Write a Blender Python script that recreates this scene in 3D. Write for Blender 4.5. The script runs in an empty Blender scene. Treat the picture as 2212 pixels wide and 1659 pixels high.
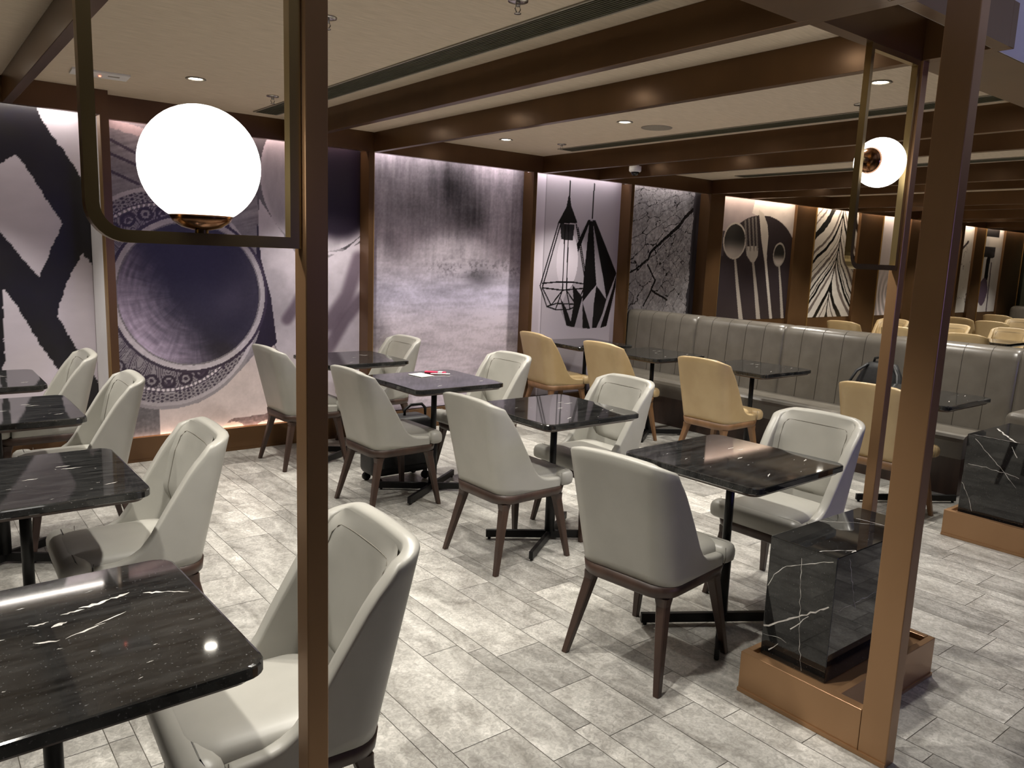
import bpy, bmesh, math, random
import numpy as np
from mathutils import Vector, Matrix
random.seed(7)
sc = bpy.context.scene
C = sc.collection

# ------------------------------------------------------------------ camera
cam_d = bpy.data.cameras.new('camera'); cam = bpy.data.objects.new('camera', cam_d); C.objects.link(cam)
cam_d.sensor_width = 36.0; cam_d.lens = 27.454; cam_d.clip_start = 0.02; cam_d.clip_end = 80
CR = Vector((0.787328685, -0.615385970, 0.037598541)); CU = Vector((0.070450255, 0.150383617, 0.986114359)); CF = Vector((0.612495146, 0.773747295, -0.161755434))
cam.matrix_world = Matrix(((CR.x, CU.x, -CF.x, 0), (CR.y, CU.y, -CF.y, 0), (CR.z, CU.z, -CF.z, 1.6), (0, 0, 0, 1)))
sc.camera = cam
# ------------------------------------------------------------------ world, exposure
w = bpy.data.worlds.new('world'); sc.world = w; w.use_nodes = True
w.node_tree.nodes['Background'].inputs[0].default_value = (0.55, 0.55, 0.75, 1)
w.node_tree.nodes['Background'].inputs[1].default_value = 0.015
sc.view_settings.view_transform = 'Standard'; sc.view_settings.look = 'None'
sc.view_settings.gamma = 1.0; sc.view_settings.exposure = 0.0; sc.view_settings.use_curve_mapping = False
CEIL = 2.555; BOT = 2.4

# ------------------------------------------------------------------ large lights
def area(name, loc, size, power, color, rot=(0, 0, 0)):
    l = bpy.data.lights.new(name, 'AREA'); l.shape = 'RECTANGLE'; l.size = size[0]; l.size_y = size[1]
    l.energy = power; l.color = color
    o = bpy.data.objects.new(name, l); o.location = loc; o.rotation_euler = rot; C.objects.link(o); return o
WARM = (1.0, 0.95, 0.87)
# corridor in front of the dining bay (behind and beside the photographer)
area('corridor_light', (0.5, -1.2, 2.85), (5.0, 1.4), 3, (0.93, 0.93, 1.0))
area('corridor_light_far', (7.0, -0.6, 2.85), (8.0, 1.4), 7, (0.88, 0.88, 1.0))
area('corridor_fill', (5.0, .35, 2.62), (12.0, .12), 13, (.80, .82, 1.0), (math.radians(150), 0, 0))  # unseen uplight added to brighten the high ceiling and its edge
area('blue_light_box', (4.2, -3.3, 1.5), (2.4, .8), 6.5, (0.30, 0.27, 1.0), (math.radians(90), 0, 0)).data.spread = math.radians(70)

# ------------------------------------------------------------------ materials
def srgb(r, g, b):
    f = lambda c: (c/255/12.92) if c/255 <= 0.04045 else ((c/255+0.055)/1.055)**2.4
    return (f(r), f(g), f(b), 1)
def mat(name, col, rough=0.5, metal=0.0, spec=0.5, coat=0.0, emit=None, estr=0.0):
    m = bpy.data.materials.new(name); m.use_nodes = True
    b = m.node_tree.nodes['Principled BSDF']
    b.inputs['Base Color'].default_value = col; b.inputs['Roughness'].default_value = rough
    b.inputs['Metallic'].default_value = metal; b.inputs['Specular IOR Level'].default_value = spec
    b.inputs['Coat Weight'].default_value = coat; b.inputs['Coat Roughness'].default_value = 0.05
    if emit: b.inputs['Emission Color'].default_value = emit; b.inputs['Emission Strength'].default_value = estr
    return m
def N(m, t, **kw):
    n = m.node_tree.nodes.new(t)
    for k, v in kw.items():
        if k in n.inputs: n.inputs[k].default_value = v
        else: setattr(n, k, v)
    return n
def lk(m, a, b): m.node_tree.links.new(a, b)
def bsdf(m): return m.node_tree.nodes['Principled BSDF']
def noise_mix(m, c1, c2, scale, stretch=(1, 1, 1), detail=4, lo=0.35, hi=0.65, bump=0.0, rough=None, coord='Object'):
    tc = N(m, 'ShaderNodeTexCoord'); mp = N(m, 'ShaderNodeMapping'); mp.inputs['Scale'].default_value = stretch
    lk(m, tc.outputs[coord], mp.inputs['Vector'])
    no = N(m, 'ShaderNodeTexNoise', Scale=scale, Detail=detail); lk(m, mp.outputs[0], no.inputs['Vector'])
    rp = N(m, 'ShaderNodeValToRGB'); rp.color_ramp.elements[0].position = lo; rp.color_ramp.elements[1].position = hi
    rp.color_ramp.elements[0].color = c1; rp.color_ramp.elements[1].color = c2
    lk(m, no.outputs['Fac'], rp.inputs[0]); lk(m, rp.outputs[0], bsdf(m).inputs['Base Color'])
    if bump:
        bp = N(m, 'ShaderNodeBump', Strength=bump, Distance=0.003); lk(m, no.outputs['Fac'], bp.inputs['Height'])
        lk(m, bp.outputs[0], bsdf(m).inputs['Normal'])
    return m
M = {}
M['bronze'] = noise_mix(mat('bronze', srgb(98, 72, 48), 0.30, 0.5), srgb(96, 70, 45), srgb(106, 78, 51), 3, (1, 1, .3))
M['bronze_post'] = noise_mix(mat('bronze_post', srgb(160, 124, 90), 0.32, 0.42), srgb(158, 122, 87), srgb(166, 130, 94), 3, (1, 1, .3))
M['brass'] = noise_mix(mat('brass', srgb(164, 142, 98), 0.28, 0.85), srgb(154, 132, 90), srgb(170, 148, 104), 5, (1, 1, .3))
M['copper'] = noise_mix(mat('copper', srgb(150, 108, 80), 0.2, 1.0), srgb(144, 102, 76), srgb(158, 116, 86), 6)
M['gold_edge'] = noise_mix(mat('gold_edge', srgb(150, 120, 70), 0.4, 0.5), srgb(146, 116, 68), srgb(158, 126, 76), 5)
M['leather_grey'] = noise_mix(mat('leather_grey', srgb(166, 164, 156), 0.38), srgb(164, 162, 154), srgb(171, 169, 161), 6, bump=0.04)
M['leather_tan'] = noise_mix(mat('leather_tan', srgb(180, 156, 114), 0.40), srgb(178, 154, 113), srgb(186, 163, 122), 6, bump=0.04)
M['leather_banquette'] = noise_mix(mat('leather_banquette', srgb(96, 91, 83), 0.30), srgb(92, 87, 79), srgb(101, 96, 88), 8, bump=0.06)
M['stitch'] = noise_mix(mat('stitch', srgb(110, 106, 96), 0.7), srgb(104, 100, 90), srgb(116, 112, 102), 60)
M['stitch_dark'] = noise_mix(mat('stitch_dark', srgb(60, 54, 46), 0.7), srgb(56, 50, 42), srgb(64, 58, 50), 60)
M['wood_dark'] = noise_mix(mat('wood_dark', srgb(62, 46, 38), 0.42), srgb(55, 40, 33), srgb(70, 52, 43), 14, (1, 1, .12), 6)
M['wood_light'] = noise_mix(mat('wood_light', srgb(122, 90, 60), 0.45), srgb(112, 82, 53), srgb(132, 98, 67), 14, (1, 1, .12), 6)
M['black_metal'] = noise_mix(mat('black_metal', srgb(16, 15, 15), 0.45, 0.3), srgb(14, 13, 13), srgb(20, 19, 19), 20)
M['white_plastic'] = noise_mix(mat('white_plastic', srgb(240, 238, 236), 0.4), srgb(238, 236, 234), srgb(244, 242, 240), 20)
M['grey_plastic'] = noise_mix(mat('grey_plastic', srgb(150, 142, 128), 0.5), srgb(146, 138, 124), srgb(156, 148, 134), 90)
M['chrome'] = noise_mix(mat('chrome', srgb(180, 175, 170), 0.2, 1.0), srgb(176, 171, 166), srgb(186, 181, 176), 20)
M['smoke_glass'] = noise_mix(mat('smoke_glass', srgb(20, 20, 22), 0.05), srgb(18, 18, 20), srgb(24, 24, 26), 20)
M['vein'] = noise_mix(mat('vein', srgb(215, 212, 205), 0.15), srgb(180, 176, 170), srgb(225, 222, 216), 30)
M['vent'] = noise_mix(mat('vent', srgb(74, 72, 52), 0.6), srgb(70, 68, 48), srgb(80, 78, 57), 8)
M['vent_dark'] = noise_mix(mat('vent_dark', srgb(38, 37, 28), 0.8), srgb(34, 33, 25), srgb(42, 41, 31), 8)
M['black_cloth'] = noise_mix(mat('black_cloth', srgb(12, 12, 13), 0.5), srgb(8, 8, 9), srgb(20, 20, 21), 40, bump=0.3)
M['white_paper'] = noise_mix(mat('white_paper', srgb(230, 226, 218), 0.7), srgb(226, 222, 214), srgb(234, 230, 222), 30)
M['pink'] = noise_mix(mat('pink', srgb(205, 40, 80), 0.35), srgb(200, 36, 76), srgb(212, 50, 88), 30)
M['green_wall'] = noise_mix(mat('green_wall', srgb(66, 70, 54), 0.8), srgb(62, 66, 50), srgb(70, 74, 58), 5)
M['paint_white'] = noise_mix(mat('paint_white', srgb(205, 203, 205), 0.7), srgb(202, 200, 202), srgb(208, 206, 208), 3)
M['paint_grey'] = noise_mix(mat('paint_grey', srgb(90, 84, 80), 0.7), srgb(86, 80, 76), srgb(94, 88, 84), 3)
M['lamp_glow'] = mat('lamp_glow', (1, 1, 1, 1), 0.4, emit=(1.0, 0.93, 0.8, 1), estr=45)
M['globe_glow'] = mat('globe_glow', (1, 1, 1, 1), 0.15, emit=(1.0, 0.97, 0.9, 1), estr=3.5)
M['led'] = mat('led', (1, 1, 1, 1), 0.5, emit=(1.0, 0.85, 0.72, 1), estr=4)
M['red_led'] = mat('red_led', (1, .2, .1, 1), 0.4, emit=(1.0, 0.15, 0.08, 1), estr=6)

# woven wood-grain ceiling paper
m = mat('ceiling_paper', srgb(176, 156, 126), 0.75); M['ceiling'] = m
noise_mix(m, srgb(204, 187, 164), srgb(225, 208, 186), 9, (1.0, 14, 1), 6, 0.3, 0.7, bump=0.05)
# black polished stone for table tops
def stone(name, base, grey, stretch, rough):
    m = mat(name, base, rough, spec=0.6)
    tc = N(m, 'ShaderNodeTexCoord'); oi = N(m, 'ShaderNodeObjectInfo')
    ad = N(m, 'ShaderNodeVectorMath', operation='MULTIPLY_ADD'); ad.inputs[1].default_value = (1, 1, 1)
    sc3 = N(m, 'ShaderNodeVectorMath', operation='SCALE'); sc3.inputs['Scale'].default_value = 17.0
    lk(m, oi.outputs['Location'], sc3.inputs[0]); lk(m, tc.outputs['Object'], ad.inputs[0]); lk(m, sc3.outputs[0], ad.inputs[2])
    mp = N(m, 'ShaderNodeMapping'); mp.inputs['Scale'].default_value = stretch; lk(m, ad.outputs[0], mp.inputs[0])
    n1 = N(m, 'ShaderNodeTexNoise', Scale=7, Detail=7, Roughness=0.65); lk(m, mp.outputs[0], n1.inputs['Vector'])
    n2 = N(m, 'ShaderNodeTexNoise', Scale=160, Detail=2); lk(m, ad.outputs[0], n2.inputs['Vector'])
    r1 = N(m, 'ShaderNodeValToRGB'); e = r1.color_ramp.elements; e[0].position = 0.35; e[0].color = base; e[1].position = 0.75; e[1].color = grey
    lk(m, n1.outputs['Fac'], r1.inputs[0])
    r2 = N(m, 'ShaderNodeValToRGB'); e = r2.color_ramp.elements; e[0].position = 0.66; e[0].color = (0, 0, 0, 1); e[1].position = 0.8; e[1].color = (.12, .12, .12, 1)
    lk(m, n2.outputs['Fac'], r2.inputs[0])
    mx = N(m, 'ShaderNodeMix', data_type='RGBA', blend_type='ADD'); mx.inputs[0].default_value = 1
    lk(m, r1.outputs[0], mx.inputs[6]); lk(m, r2.outputs[0], mx.inputs[7]); lk(m, mx.outputs[2], bsdf(m).inputs['Base Color'])
    return m
M['table_stone'] = stone('table_stone', srgb(20, 20, 20), srgb(54, 54, 53), (1, 6, 1), 0.045)
M['plinth_stone'] = stone('plinth_stone', srgb(20, 20, 20), srgb(44, 44, 43), (1, 1, 1.5), 0.03)
# printed wall covering: the print is a per-vertex colour, with a faint weave
m = mat('mural_print', (1, 1, 1, 1), 0.34, spec=0.5); M['mural'] = m
at_ = N(m, 'ShaderNodeAttribute', attribute_name='print'); lk(m, at_.outputs['Color'], bsdf(m).inputs['Base Color'])
# floor tiles: tone of each tile is a vertex colour, clouded by noise
m = mat('floor_tile', (1, 1, 1, 1), 0.34, spec=0.45); M['tile'] = m
at_ = N(m, 'ShaderNodeAttribute', attribute_name='tone')
tc = N(m, 'ShaderNodeTexCoord'); mp = N(m, 'ShaderNodeMapping'); mp.inputs['Scale'].default_value = (1, 0.45, 1)
ofs = N(m, 'ShaderNodeAttribute', attribute_name='shift'); sv = N(m, 'ShaderNodeVectorMath', operation='SCALE'); sv.inputs['Scale'].default_value = 40
lk(m, ofs.outputs['Color'], sv.inputs[0]); av = N(m, 'ShaderNodeVectorMath', operation='ADD'); lk(m, tc.outputs['Object'], av.inputs[0]); lk(m, sv.outputs[0], av.inputs[1])
lk(m, av.outputs[0], mp.inputs[0])
n1 = N(m, 'ShaderNodeTexNoise', Scale=8, Detail=9, Roughness=0.68, Distortion=0.8); lk(m, mp.outputs[0], n1.inputs['Vector'])
n2 = N(m, 'ShaderNodeTexNoise', Scale=45, Detail=4, Roughness=0.6, Distortion=1.5); lk(m, av.outputs[0], n2.inputs['Vector'])
r1 = N(m, 'ShaderNodeValToRGB'); e = r1.color_ramp.elements; e[0].position = 0.3; e[0].color = srgb(138, 135, 129); e[1].position = 0.72; e[1].color = srgb(220, 218, 213)
lk(m, n1.outputs['Fac'], r1.inputs[0])
r2 = N(m, 'ShaderNodeValToRGB'); e = r2.color_ramp.elements; e[0].position = 0.38; e[0].color = (.72, .72, .71, 1); e[1].position = 0.62; e[1].color = (1.06, 1.06, 1.05, 1)
lk(m, n2.outputs['Fac'], r2.inputs[0])
mx = N(m, 'ShaderNodeMix', data_type='RGBA', blend_type='MULTIPLY'); mx.inputs[0].default_value = 1; lk(m, r1.outputs[0], mx.inputs[6]); lk(m, r2.outputs[0], mx.inputs[7])
my = N(m, 'ShaderNodeMix', data_type='RGBA', blend_type='MULTIPLY'); my.inputs[0].default_value = 1; lk(m, mx.outputs[2], my.inputs[6]); lk(m, at_.outputs['Color'], my.inputs[7])
lk(m, my.outputs[2], bsdf(m).inputs['Base Color'])
bp = N(m, 'ShaderNodeBump', Strength=0.12, Distance=0.002); lk(m, n2.outputs['Fac'], bp.inputs['Height']); lk(m, bp.outputs[0], bsdf(m).inputs['Normal'])
M['grout'] = noise_mix(mat('grout', srgb(100, 95, 87), 0.8), srgb(90, 85, 78), srgb(108, 103, 94), 30)

# ------------------------------------------------------------------ mesh helpers
class MB:
    """collects shapes into one mesh; each shape may name its own material slot"""
    def __init__(s): s.v = []; s.f = []; s.m = []; s.sm = []
    def add(s, verts, faces, mi=0, smooth=False):
        o = len(s.v); s.v += [tuple(v) for v in verts]
        for f in faces: s.f.append(tuple(i+o for i in f)); s.m.append(mi); s.sm.append(smooth)
        return s
    def box(s, x0, x1, y0, y1, z0, z1, mi=0):
        v = [(x0,y0,z0),(x1,y0,z0),(x1,y1,z0),(x0,y1,z0),(x0,y0,z1),(x1,y0,z1),(x1,y1,z1),(x0,y1,z1)]
        return s.add(v, [(0,3,2,1),(4,5,6,7),(0,1,5,4),(1,2,6,5),(2,3,7,6),(3,0,4,7)], mi)
    def bbox(s, x0, x1, y0, y1, z0, z1, b=0.004, mi=0, seg=2):
        bm = bmesh.new(); r = bmesh.ops.create_cube(bm, size=1)
        for v in bm.verts: v.co = Vector(((x0+x1)/2+v.co.x*(x1-x0), (y0+y1)/2+v.co.y*(y1-y0), (z0+z1)/2+v.co.z*(z1-z0)))
        bmesh.ops.bevel(bm, geom=bm.edges[:], offset=b, segments=seg, profile=0.5, affect='EDGES')
        return s.bm(bm, mi, b > 0.012)
    def bm(s, bm, mi=0, smooth=False):
        bm.verts.ensure_lookup_table(); bm.verts.index_update()
        s.add([v.co[:] for v in bm.verts], [[v.index for v in f.verts] for f in bm.faces], mi, smooth); bm.free(); return s
    def lathe(s, prof, n=24, mi=0, axis='z', center=(0, 0, 0)):
        vs = []; fs = []; k = len(prof)
        for i in range(n):
            a = 2*math.pi*i/n
            for r, h in prof:
                p = (r*math.cos(a), r*math.sin(a), h)
                if axis == 'x': p = (p[2], p[0], p[1])
                if axis == 'y': p = (p[0], p[2], p[1])
                vs.append((p[0]+center[0], p[1]+center[1], p[2]+center[2]))
        for i in range(n):
            j = (i+1) % n
            for q in range(k-1): fs.append((i*k+q, j*k+q, j*k+q+1, i*k+q+1))
        return s.add(vs, fs, mi, True)
    def taper(s, p0, p1, w0, w1, mi=0, d0=None, d1=None):
        """four-sided bar from p0 to p1 (upright), sizes w (x) by d (y)"""
        d0 = d0 or w0; d1 = d1 or w1; vs = []
        for p, a, b in ((p0, w0, d0), (p1, w1, d1)):
            c = 0.22
            for sx, sy in ((-1,-1+c),(-1+c,-1),(1-c,-1),(1,-1+c),(1,1-c),(1-c,1),(-1+c,1),(-1,1-c)): vs.append((p[0]+sx*a/2, p[1]+sy*b/2, p[2]))
        fs = [(i, (i+1) % 8, 8+(i+1) % 8, 8+i) for i in range(8)] + [tuple(range(7, -1, -1)), tuple(range(8, 16))]
        return s.add(vs, fs, mi)
    def tube(s, pts, r, n=8, mi=0, closed=False):
        vs = []; fs = []; k = len(pts); P = [Vector(p) for p in pts]
        for i in range(k):
            t = (P[(i+1) % k]-P[i-1]) if closed else (P[min(i+1, k-1)]-P[max(i-1, 0)])
            t.normalize(); u = t.cross(Vector((0, 0, 1)))
            if u.length < 0.05: u = t.cross(Vector((0, 1, 0)))
            u.normalize(); v = t.cross(u)
            for j in range(n):
                a = 2*math.pi*j/n; q = P[i]+u*(r*math.cos(a))+v*(r*math.sin(a)); vs.append(q[:])
        for i in range(k if closed else k-1):
            for j in range(n): fs.append((i*n+j, i*n+(j+1) % n, ((i+1) % k)*n+(j+1) % n, ((i+1) % k)*n+j))
        if not closed: fs += [tuple(range(n-1, -1, -1)), tuple((k-1)*n+j for j in range(n))]
        return s.add(vs, fs, mi, True)
    def grid(s, F, nu, nv, mi=0, smooth=True, flip=False):
        vs = [F(i/nu, j/nv) for i in range(nu+1) for j in range(nv+1)]
        fs = []
        for i in range(nu):
            for j in range(nv):
                q = (i*(nv+1)+j, (i+1)*(nv+1)+j, (i+1)*(nv+1)+j+1, i*(nv+1)+j+1)
                fs.append(q[::-1] if flip else q)
        return s.add(vs, fs, mi, smooth)
    def loft(s, rings, mi=0, smooth=True, cap=True):
        n = len(rings[0]); vs = [p for r in rings for p in r]; fs = []
        for i in range(len(rings)-1):
            for j in range(n): fs.append((i*n+j, i*n+(j+1) % n, (i+1)*n+(j+1) % n, (i+1)*n+j))
        if cap: fs += [tuple(range(n-1, -1, -1)), tuple((len(rings)-1)*n+j for j in range(n))]
        return s.add(vs, fs, mi, smooth)
    def build(s, name, mats, parent=None):
        if not isinstance(mats, (list, tuple)): mats = [mats]
        me = bpy.data.meshes.new(name); me.from_pydata(s.v, [], s.f)
        for x in mats: me.materials.append(M[x])
        me.polygons.foreach_set('material_index', s.m); me.polygons.foreach_set('use_smooth', s.sm); me.update()
        bm = bmesh.new(); bm.from_mesh(me); bmesh.ops.remove_doubles(bm, verts=bm.verts, dist=1e-5); bmesh.ops.recalc_face_normals(bm, faces=bm.faces); bm.to_mesh(me); bm.free()
        o = bpy.data.objects.new(name, me); C.objects.link(o)
        if parent: o.parent = parent
        return o
def tag(o, label=None, cat=None, group=None, kind=None):
    if label: o['label'] = label
    if cat: o['category'] = cat
    if group: o['group'] = group
    if kind: o['kind'] = kind
    return o
def thing(name, label, cat, loc=(0, 0, 0), rz=0, group=None):
    o = bpy.data.objects.new(name, None); C.objects.link(o); o.location = loc; o.rotation_euler = (0, 0, rz)
    o.empty_display_size = 0.1
    return tag(o, label, cat, group)
def dup(o, loc, rz=0, label=None, group=None):
    def cp(a, par):
        c = a.copy(); C.objects.link(c)
        if par: c.parent = par
        for ch in list(kids.get(a.name, [])): cp(ch, c)
        return c
    kids = {}
    for x in bpy.data.objects:
        if x.parent: kids.setdefault(x.parent.name, []).append(x)
    c = cp(o, None); c.location = loc; c.rotation_euler = (0, 0, rz)
    if label: c['label'] = label
    if group: c['group'] = group
    return c
def struct(name, mb, mats): return tag(mb.build(name, mats), kind='structure')
def rrect(hx, hy, r, n=5, cx=0, cy=0):
    pts = []
    for sx, sy, a0 in ((1, 1, 0), (-1, 1, 90), (-1, -1, 180), (1, -1, 270)):
        for i in range(n+1):
            a = math.radians(a0+90*i/n); pts.append((cx+sx*(hx-r)+r*math.cos(a), cy+sy*(hy-r)+r*math.sin(a)))
    return pts
def ring(pts, z): return [(p[0], p[1], z) for p in pts]

# ------------------------------------------------------------------ structure: floor
def build_floor():
    X0, X1, Y0, Y1 = -2.5, 18.0, -3.6, 6.4
    rnd = random.Random(11); V = []; F = []; tone = []; shift = []; g = 0.0014
    xs = [1.237, 1.318, 1.56, 1.727, 1.806, 2.03, 2.215, 2.32]
    pat = [.24, .16, .08, .24, .08, .24, .16, .24, .08, .16]
    i = 0
    while xs[0] > X0: xs.insert(0, xs[0]-pat[i % 10]); i += 1
    i = 3
    while xs[-1] < X1: xs.append(xs[-1]+pat[i % 10]); i += 1
    for a, b in zip(xs[:-1], xs[1:]):
        a = max(a, X0); b = min(b, X1)
        if b-a < .01: continue
        y = Y0-rnd.random()*0.6
        while y < Y1:
            L = rnd.choice([.32, .48, .64, .32, .8]) if b-a > .1 else rnd.choice([.64, .8, .48, .96])
            ya, yb = max(y, Y0), min(y+L, Y1); y += L
            if yb-ya < .01: continue
            o = len(V); V += [(a+g, ya+g, 0), (b-g, ya+g, 0), (b-g, yb-g, 0), (a+g, yb-g, 0)]; F.append((o, o+1, o+2, o+3))
            t = rnd.choice([1.0, .95, .88, .80, .70, 1.06, .84]); t *= rnd.uniform(.97, 1.03)
            tone += [(t, t*.995, t*.98, 1)]*4; q = (rnd.random(), rnd.random(), rnd.random(), 1); shift += [q]*4
    nt = len(F)
    o = len(V); V += [(X0, Y0, -.002), (X1, Y0, -.002), (X1, Y1, -.002), (X0, Y1, -.002)]; F.append((o, o+1, o+2, o+3)); tone += [(1, 1, 1, 1)]*4; shift += [(0, 0, 0, 1)]*4
    o = len(V); V += [(X0, Y0, -.05), (X1, Y0, -.05), (X1, Y1, -.05), (X0, Y1, -.05)]; F.append((o+3, o+2, o+1, o)); tone += [(1, 1, 1, 1)]*4; shift += [(0, 0, 0, 1)]*4
    me = bpy.data.meshes.new('floor'); me.from_pydata(V, [], F); me.materials.append(M['tile']); me.materials.append(M['grout'])
    me.polygons[nt].material_index = 1; me.polygons[nt+1].material_index = 1
    for nm, dat in (('tone', tone), ('shift', shift)):
        c = me.color_attributes.new(nm, 'FLOAT_COLOR', 'POINT'); c.data.foreach_set('color', np.array(dat, dtype=np.float32).ravel())
    o = bpy.data.objects.new('floor', me); C.objects.link(o); tag(o, kind='structure')
build_floor()

# ------------------------------------------------------------------ structure: ceilings and walls
struct('ceiling', MB().box(-2.5, 18, 1.3, 6.4, CEIL, CEIL+.1), 'ceiling')
struct('ceiling_high', MB().box(-2.5, 18, -3.6, 1.3, 2.95, 3.05), 'paint_white')
struct('ceiling_edge', MB().box(-2.5, 18, 1.2905, 1.2945, BOT+.002, 2.95), 'paint_white')
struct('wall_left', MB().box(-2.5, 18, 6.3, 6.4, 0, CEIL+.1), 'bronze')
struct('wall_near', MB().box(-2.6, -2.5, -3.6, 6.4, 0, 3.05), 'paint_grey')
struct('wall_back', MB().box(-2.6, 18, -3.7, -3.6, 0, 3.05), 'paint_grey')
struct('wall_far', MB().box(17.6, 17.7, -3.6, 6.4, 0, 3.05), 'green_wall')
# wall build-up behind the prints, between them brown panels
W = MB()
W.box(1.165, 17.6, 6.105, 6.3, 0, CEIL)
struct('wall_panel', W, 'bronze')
ntrim = [0]
def trim(mb, mats='bronze'):
    ntrim[0] += 1
    return struct('trim_%d' % ntrim[0], mb, mats)
# soffit along the wall (a deep apron with a light slot behind it)
trim(MB().box(-2.5, 1.165, 5.79, 5.84, BOT, CEIL))
trim(MB().box(1.165, 17.6, 5.95, 6.0, BOT, CEIL))
# fins (x0, x1, front y, back y)
trim(MB().box(1.115, 1.165, 5.79, 6.29, 0, BOT).box(1.112, 1.1148, 5.79, 5.885, 0, BOT, 1).box(1.1125, 1.1148, 5.886, 6.255, .18, BOT, 2), ['bronze', 'gold_edge', 'paint_white'])
for x0, x1 in ((3.128, 3.178), (4.882, 4.925), (6.232, 6.275), (7.565, 7.83), (14.35, 14.45)):
    trim(MB().box(x0, x1, 5.95, 6.105, 0, BOT).box(x1-.004, x1+.001, 5.949, 5.955, 0, BOT, 1), ['bronze', 'gold_edge'])
for x0, x1 in ((9.54, 10.0), (11.2, 11.85), (12.75, 13.3), (15.2, 15.6), (16.5, 17.4)):
    trim(MB().box(x0, x1, 6.06, 6.105, 0, BOT+.1).box(x1, x1+.012, 6.05, 6.105, 0, BOT+.1, 1), ['bronze', 'gold_edge'])
# skirting
for i, (x0, x1) in enumerate(((1.165, 3.128), (3.178, 4.882), (4.925, 6.232), (6.275, 17.6))):
    struct('baseboard_%s' % 'abcd'[i], MB().bbox(x0, x1, 6.05, 6.065, 0, .18, .002).box(x0, x1, 6.045, 6.05, 0, .02), 'bronze')
struct('baseboard_left', MB().bbox(-2.5, 1.115, 6.2, 6.215, 0, .18, .002), 'bronze')
# beams across the ceiling
beam_x = [-.15, .585, 2.42, 3.17, 4.99, 5.74, 7.56, 8.31, 10.13, 10.88, 12.7, 13.45, 15.27, 16.02]
for i, x in enumerate(beam_x):
    yb = 5.79 if x < 1 else 5.95
    ya = 1.03 if i % 2 == 0 else 1.24
    trim(MB().bbox(x, x+.05, ya, yb, BOT, CEIL if ya > 1.29 else CEIL, .0015, seg=1))
# box frames between paired beams and the broad soffit beyond them
for i in range(0, 14, 2):
    a, b = beam_x[i]+.05, beam_x[i+1]
    trim(MB().box(a, b, 1.54, 1.59, BOT, CEIL).box(a, b, 1.24, 1.29, BOT, CEIL))
    if i+2 < 14: trim(MB().box(b+.05, beam_x[i+2], 1.295, 1.6, BOT, CEIL-.001))
# light slots: small strips hidden behind the apron / skirting, with their lights
def led_slot(x0, x1, y, z, power, col, up=False):
    mb = MB().box(x0+.02, x1-.02, y-.006, y+.006, z, z+.006)
    trim(mb, 'led')
    a = area('slot_light', ((x0+x1)/2, y+.0, z-.006 if not up else z+.012), (x1-x0-.06, .02), power, col, (0, 0, 0) if not up else (math.pi, 0, 0))
PINK = (1.0, .78, .70)
led_slot(-.6, 1.1, 6.2, 2.48, 5, (1.0, .92, .84)); led_slot(1.2, 3.1, 6.05, 2.48, 4, PINK)
for x0, x1, p in ((3.2, 4.86, 3.6), (4.95, 6.2, 2.8), (6.3, 7.5, 2.0)): led_slot(x0, x1, 6.03, 2.49, p, (.98, .93, .95))  # strips over the middle prints, added to brighten their tops
for x0, x1, p in ((7.85, 9.54, 9), (9.6, 11.2, 9), (11.3, 12.75, 7), (12.8, 14.3, 5), (14.5, 15.2, 4), (15.3, 16.5, 5), (16.5, 17.5, 3)): led_slot(x0, x1, 6.03, 2.50, p, (1.0, .84, .66))
led_slot(1.2, 3.1, 6.085, .14, 2.2, (1.0, .74, .55), up=True)
led_slot(-.6, 1.1, 6.23, .14, 2.0, (1.0, .85, .7), up=True)

# ------------------------------------------------------------------ wall prints
def vnoise(x, y, seed):
    xi = np.floor(x).astype(np.int64); yi = np.floor(y).astype(np.int64); fx = x-xi; fy = y-yi
    fx = fx*fx*(3-2*fx); fy = fy*fy*(3-2*fy)
    def h(a, b):
        n = (a*374761393+b*668265263+seed*1442695041) & 0xffffffff
        n = ((n ^ (n >> 13))*1274126177) & 0xffffffff
        return ((n ^ (n >> 16)) & 0xffff)/65535.0
    return (h(xi, yi)*(1-fx)+h(xi+1, yi)*fx)*(1-fy)+(h(xi, yi+1)*(1-fx)+h(xi+1, yi+1)*fx)*fy
def fbm(x, y, sx, sy, seed=0, o=5):
    t = 0; a = 1; s = 0
    for k in range(o): t = t+a*vnoise(x*sx*2**k+k*17.3, y*sy*2**k+k*9.1, seed+k); s += a; a *= .55
    return t/s
def inpoly(x, y, P):
    r = np.zeros(x.shape, bool); n = len(P); j = n-1
    for i in range(n):
        xi, yi = P[i]; xj, yj = P[j]
        if yi != yj: r ^= ((yi > y) != (yj > y)) & (x < (xj-xi)*(y-yi)/(yj-yi)+xi)
        j = i
    return r
def seg(x, y, P, wid, w2=None):
    d = np.full(x.shape, 1e9)
    for k, ((x0, y0), (x1, y1)) in enumerate(zip(P[:-1], P[1:])):
        dx, dy = x1-x0, y1-y0; L = dx*dx+dy*dy+1e-12
        t = np.clip(((x-x0)*dx+(y-y0)*dy)/L, 0, 1)
        ww = wid if w2 is None else wid+(w2-wid)*(k+t)/(len(P)-1)
        d = np.minimum(d, np.hypot(x-x0-t*dx, y-y0-t*dy)/ww)
    return d < .5
def ell(x, y, E): return np.hypot((x-E[0])/E[2], (y-E[1])/E[3])
def sm(a, b, x): t = np.clip((x-a)/(b-a), 0, 1); return t*t*(3-2*t)
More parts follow.
